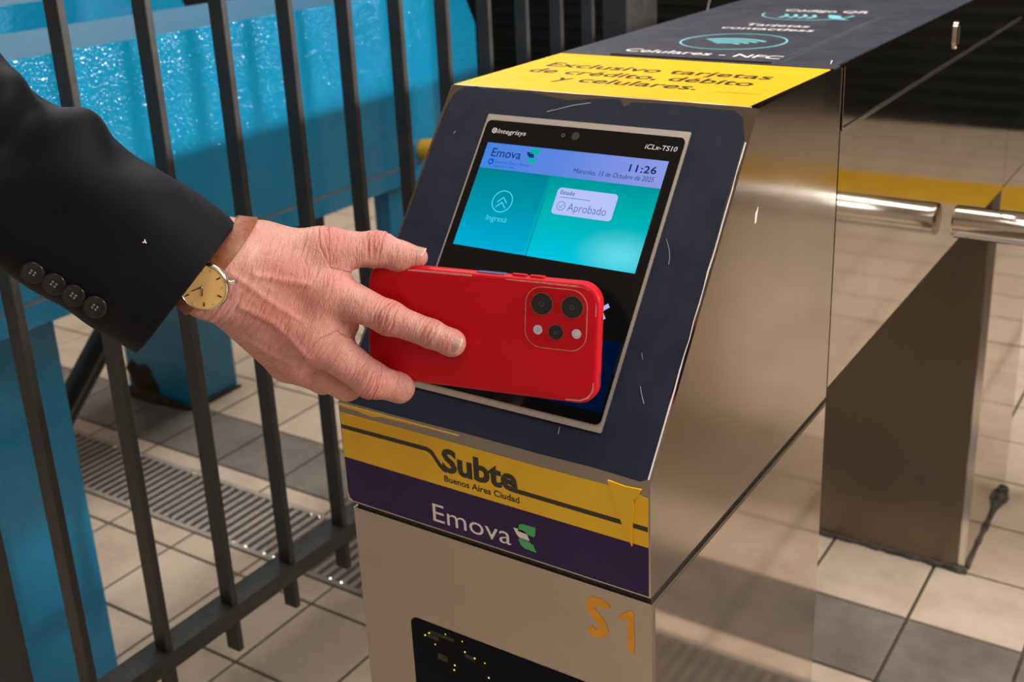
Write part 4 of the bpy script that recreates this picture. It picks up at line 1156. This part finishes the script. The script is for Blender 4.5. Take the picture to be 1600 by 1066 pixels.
FOLDS = [  # along (m), angle (deg; 90 = towards the viewer, 0 = upper edge, 180 = lower edge), length, width, height, skew
    (.060, 55, .030, 22, .0020, 300), (.105, 25, .020, 30, .0055, 500), (.128, 60, .016, 26, -.0050, 500), (.150, 42, .016, 32, .0060, 300), (.175, 75, .022, 24, -.0050, 500), (.178, 20, .014, 30, .0035, 0), (.200, 50, .018, 34, .0055, 200),
    (.215, 110, .030, 30, .0030, 400), (.095, 100, .030, 26, -.0022, 500), (.075, 10, .018, 30, -.0020, 0), (.140, 8, .014, 30, -.0030, 0), (.19, 140, .03, 30, .0025, 300), (.24, 30, .02, 40, -.005, 200)]
rings = []
for i in range(NSV):
    t = tan[i]
    nrm = -vF - (-vF @ t) * t; nrm /= np.linalg.norm(nrm)
    up = np.cross(nrm, t); up /= np.linalg.norm(up)
    if up @ vU < 0: up = -up
    row = []
    for k_, a in enumerate(th_):
        ca, sa = math.cos(a), math.sin(a)
        # slightly squared oval; angle 0 = upper edge, 90 = viewer
        rr = (abs(ca) ** 2.3 + abs(sa) ** 2.3) ** (-1 / 2.3)
        off = up * ca * hw[i] * rr + nrm * sa * hw[i] * 0.80 * rr
        d_ = 0
        ad = math.degrees(a)
        for fs, fa, fl, fw, fh, sk in FOLDS:
            da = (ad - fa - sk * (slen[i] - fs) + 180) % 360 - 180
            d_ += 2.2 * fh * math.exp(-((slen[i] - fs) / fl) ** 2 - (da / fw) ** 2)
        d_ += 0.0006 * math.sin(slen[i] * 120 + 3 * math.sin(a * 2))* min(1, slen[i] / .04)
        row.append(cen[i] + off * (1 + d_ / np.linalg.norm(off)))
    rings.append(row)
# cuff: turned in
inner = []
for j, (ds, sh) in enumerate(((-.0012, .985), (-.0006, .955), (.006, .945), (.030, .93), (.055, .90))):
    t = tan[0]
    inner.append([cen[0] + (p - cen[0]) * sh - 0 * t + t * ds for p in rings[0]])
bm = bmesh.new()
allr = inner[::-1] + rings
Rv = [[bm.verts.new(p) for p in r] for r in allr]
for a, b in zip(Rv, Rv[1:]):
    for k_ in range(NTH): bm.faces.new([a[k_], a[(k_ + 1) % NTH], b[(k_ + 1) % NTH], b[k_]])
bm.faces.new(Rv[-1])
sleeve = part('jacket_sleeve', bm, cloth, person, 'black wool jacket sleeve with four cuff buttons', smooth=True, lift=False, angle=80)
sv = np.array([v.co[:] for v in sleeve.data.vertices]) + np.array(PB)
sbv = BVHTree.FromPolygons(sv.tolist(), [list(p.vertices) for p in sleeve.data.polygons])
btn_m = noisy('dark_horn_button', (0.006, 0.0055, 0.005), (0.014, 0.012, 0.010), 200, 0.28, spec=0.3)
thr_m = new_mat('button_thread', (0.16, 0.16, 0.17), 0.6)
camv = Vector(cam.location)
for bpos in BUTTONS:
    dr = (Vector(bpos) - camv).normalized()
    hit, nr, _, _ = sbv.ray_cast(camv, dr)
    if hit is None: hit, nr = Vector(bpos), Vector((-vF).tolist())
    if nr.dot(dr) > 0: nr = -nr
    nr = (nr * 0.75 - dr * 0.35).normalized()
    ex = Vector((-tan[4]).tolist()); ex = (ex - nr * ex.dot(nr)).normalized()
    fb = Frame(hit + nr * 0.0016, ex, nr.cross(ex))
    R0 = 0.0072
    rg = [[fb.p(r * math.cos(2 * math.pi * k / 32), r * math.sin(2 * math.pi * k / 32), h) for k in range(32)] for r, h in ((R0 * .9, -.0012), (R0, 0), (R0, .0007), (R0 * .94, .0012), (R0 * .80, .0012), (R0 * .68, .0007), (R0 * .3, .0006))]
    bt = part('button', loft(rg), btn_m, sleeve, smooth=True, lift=False, angle=50)
    bm = bmesh.new()
    for sx in (-1, 1):
        for sy in (-1, 1):
            slab([(sx * .0012 + p * .0006, sy * .0010 + q * .0005) for p, q in ((-1, -1), (1, -1), (1, 1), (-1, 1))], fb, .0006, .0010, bm)
    bt_o = part('thread', bm, thr_m, sleeve, lift=False)

lint_p = Vector((0.03471, -0.1877, 0.94808)); dr = (lint_p - camv).normalized()
hit, nr, _, _ = sbv.ray_cast(camv, dr)
if hit is not None:
    if nr.dot(dr) > 0: nr = -nr
    fl_ = Frame(hit + nr * 0.0003, nr.orthogonal(), nr.cross(nr.orthogonal()))
    bm = stroke([(-.0012, .0010), (0, 0), (.0009, .0012)], .0006, fl_, 0, .0004); stroke([(-.0002, -.0010), (0, 0)], .0006, fl_, 0, .0004, bm)
    part('lint', bm, MAT['white_print'], sleeve, lift=False)

# ------------------------------------------------------------------ wristwatch
wt = thing('wristwatch', 'gold-dialled wristwatch on brown leather strap, half under the cuff', 'wristwatch', WATCH_C)
axw = Vector((HV['wri'] * .5 + HV['wru'] * .5 - HV['fore']).tolist()).normalized()
uw = Vector((HV['wri'] - HV['wru']).tolist()); uw = (uw - axw * uw.dot(axw)).normalized()
nw = axw.cross(uw)
if nw.dot(Vector((-vF).tolist())) < 0: nw = -nw
WC = Vector(WATCH_C)
leather = noisy('brown_leather', (0.15, 0.040, 0.015), (0.25, 0.074, 0.028), 350, 0.5, bump=0.35, bscale=900, bdist=0.0005)
wbv = bvh
bm = bmesh.new(); NS = 64; ro = []
for k_ in range(NS):
    a = 2 * math.pi * k_ / NS
    dr = uw * math.cos(a) + nw * math.sin(a)
    rowv = []
    for w_, hh in ((-.0058, .0004), (-.0058, .0017), (-.0050, .0021), (.0050, .0021), (.0058, .0017), (.0058, .0004)):
        src = WC + axw * w_
        hit = wbv.ray_cast(src + dr * 0.08, -dr)
        rad = (hit[0] - src).dot(dr) if hit[0] else 0.03
        rowv.append(bm.verts.new(src + dr * (rad + hh)))
    ro.append(rowv)
for k_ in range(NS):
    A, B = ro[k_], ro[(k_ + 1) % NS]
    for q in range(6): bm.faces.new([A[q], A[(q + 1) % 6], B[(q + 1) % 6], B[q]])
part('strap', bm, leather, wt, 'brown leather strap', smooth=True, lift=False, angle=50)
DC = Vector(DIAL_C)
dn = (nw * 0.9 - uw * 0.28 + Vector((-vF).tolist()) * 0.35).normalized()
hit = bvh.ray_cast(DC + dn * 0.05, -dn)
if hit[0]: DC = hit[0] + dn * 0.0032
ey = (uw - dn * uw.dot(dn)).normalized()
WF = Frame(DC, ey.cross(dn), ey)
def wr(r, h, n=48): return [WF.p(r * math.cos(2 * math.pi * k / n), r * math.sin(2 * math.pi * k / n), h) for k in range(n)]
part('case', loft([wr(.0140, -.0045), wr(.0162, -.0030), wr(.0166, 0), wr(.0162, .0016), wr(.0150, .0024), wr(.0147, .0018)]), MAT['steel_edge'], wt, smooth=True, lift=False, angle=50)
dial_m = noisy('golden_dial', (0.62, 0.40, 0.13), (0.70, 0.46, 0.16), 60, 0.35, spec=0.5)
dl = part('dial', slab(circle(0, 0, .0147, 48), WF, .0012, .0019), dial_m, wt, 'golden dial', lift=False)
for k_ in range(12):
    a = math.radians(30 * k_ + 8)
    if k_ % 2: part('hour_mark', slab(circle(.0128 * math.cos(a), .0128 * math.sin(a), .0006, 10), WF, .0019, .0023), MAT['steel_edge'], dl, lift=False)
    else: part('hour_mark', stroke([(.0104 * math.cos(a), .0104 * math.sin(a)), (.0132 * math.cos(a), .0132 * math.sin(a))], .0008, WF, .0019, .0022), MAT['ink'], dl, lift=False)
for ang, ln_, w_ in ((-60, .0062, .0006), (-120, .0075, .0005)):
    a = math.radians(ang)
    part('watch_hand', stroke([(0, 0), (ln_ * math.cos(a), ln_ * math.sin(a))], w_, WF, .0022, .0024), MAT['ink'], dl, lift=False)
part('hub', slab(circle(0, 0, .0008, 12), WF, .0022, .0028), MAT['steel_edge'], dl, lift=False)
ca = axw; 
bm = bmesh.new(); st = WF.o + (axw * 0.7 + uw * 0.7).normalized() * 0.0160; tube(bm, [st, st + (axw * 0.7 + uw * 0.7).normalized() * 0.0032], .0016, 14)
part('crown', bm, MAT['steel_edge'], wt, smooth=True, lift=False)
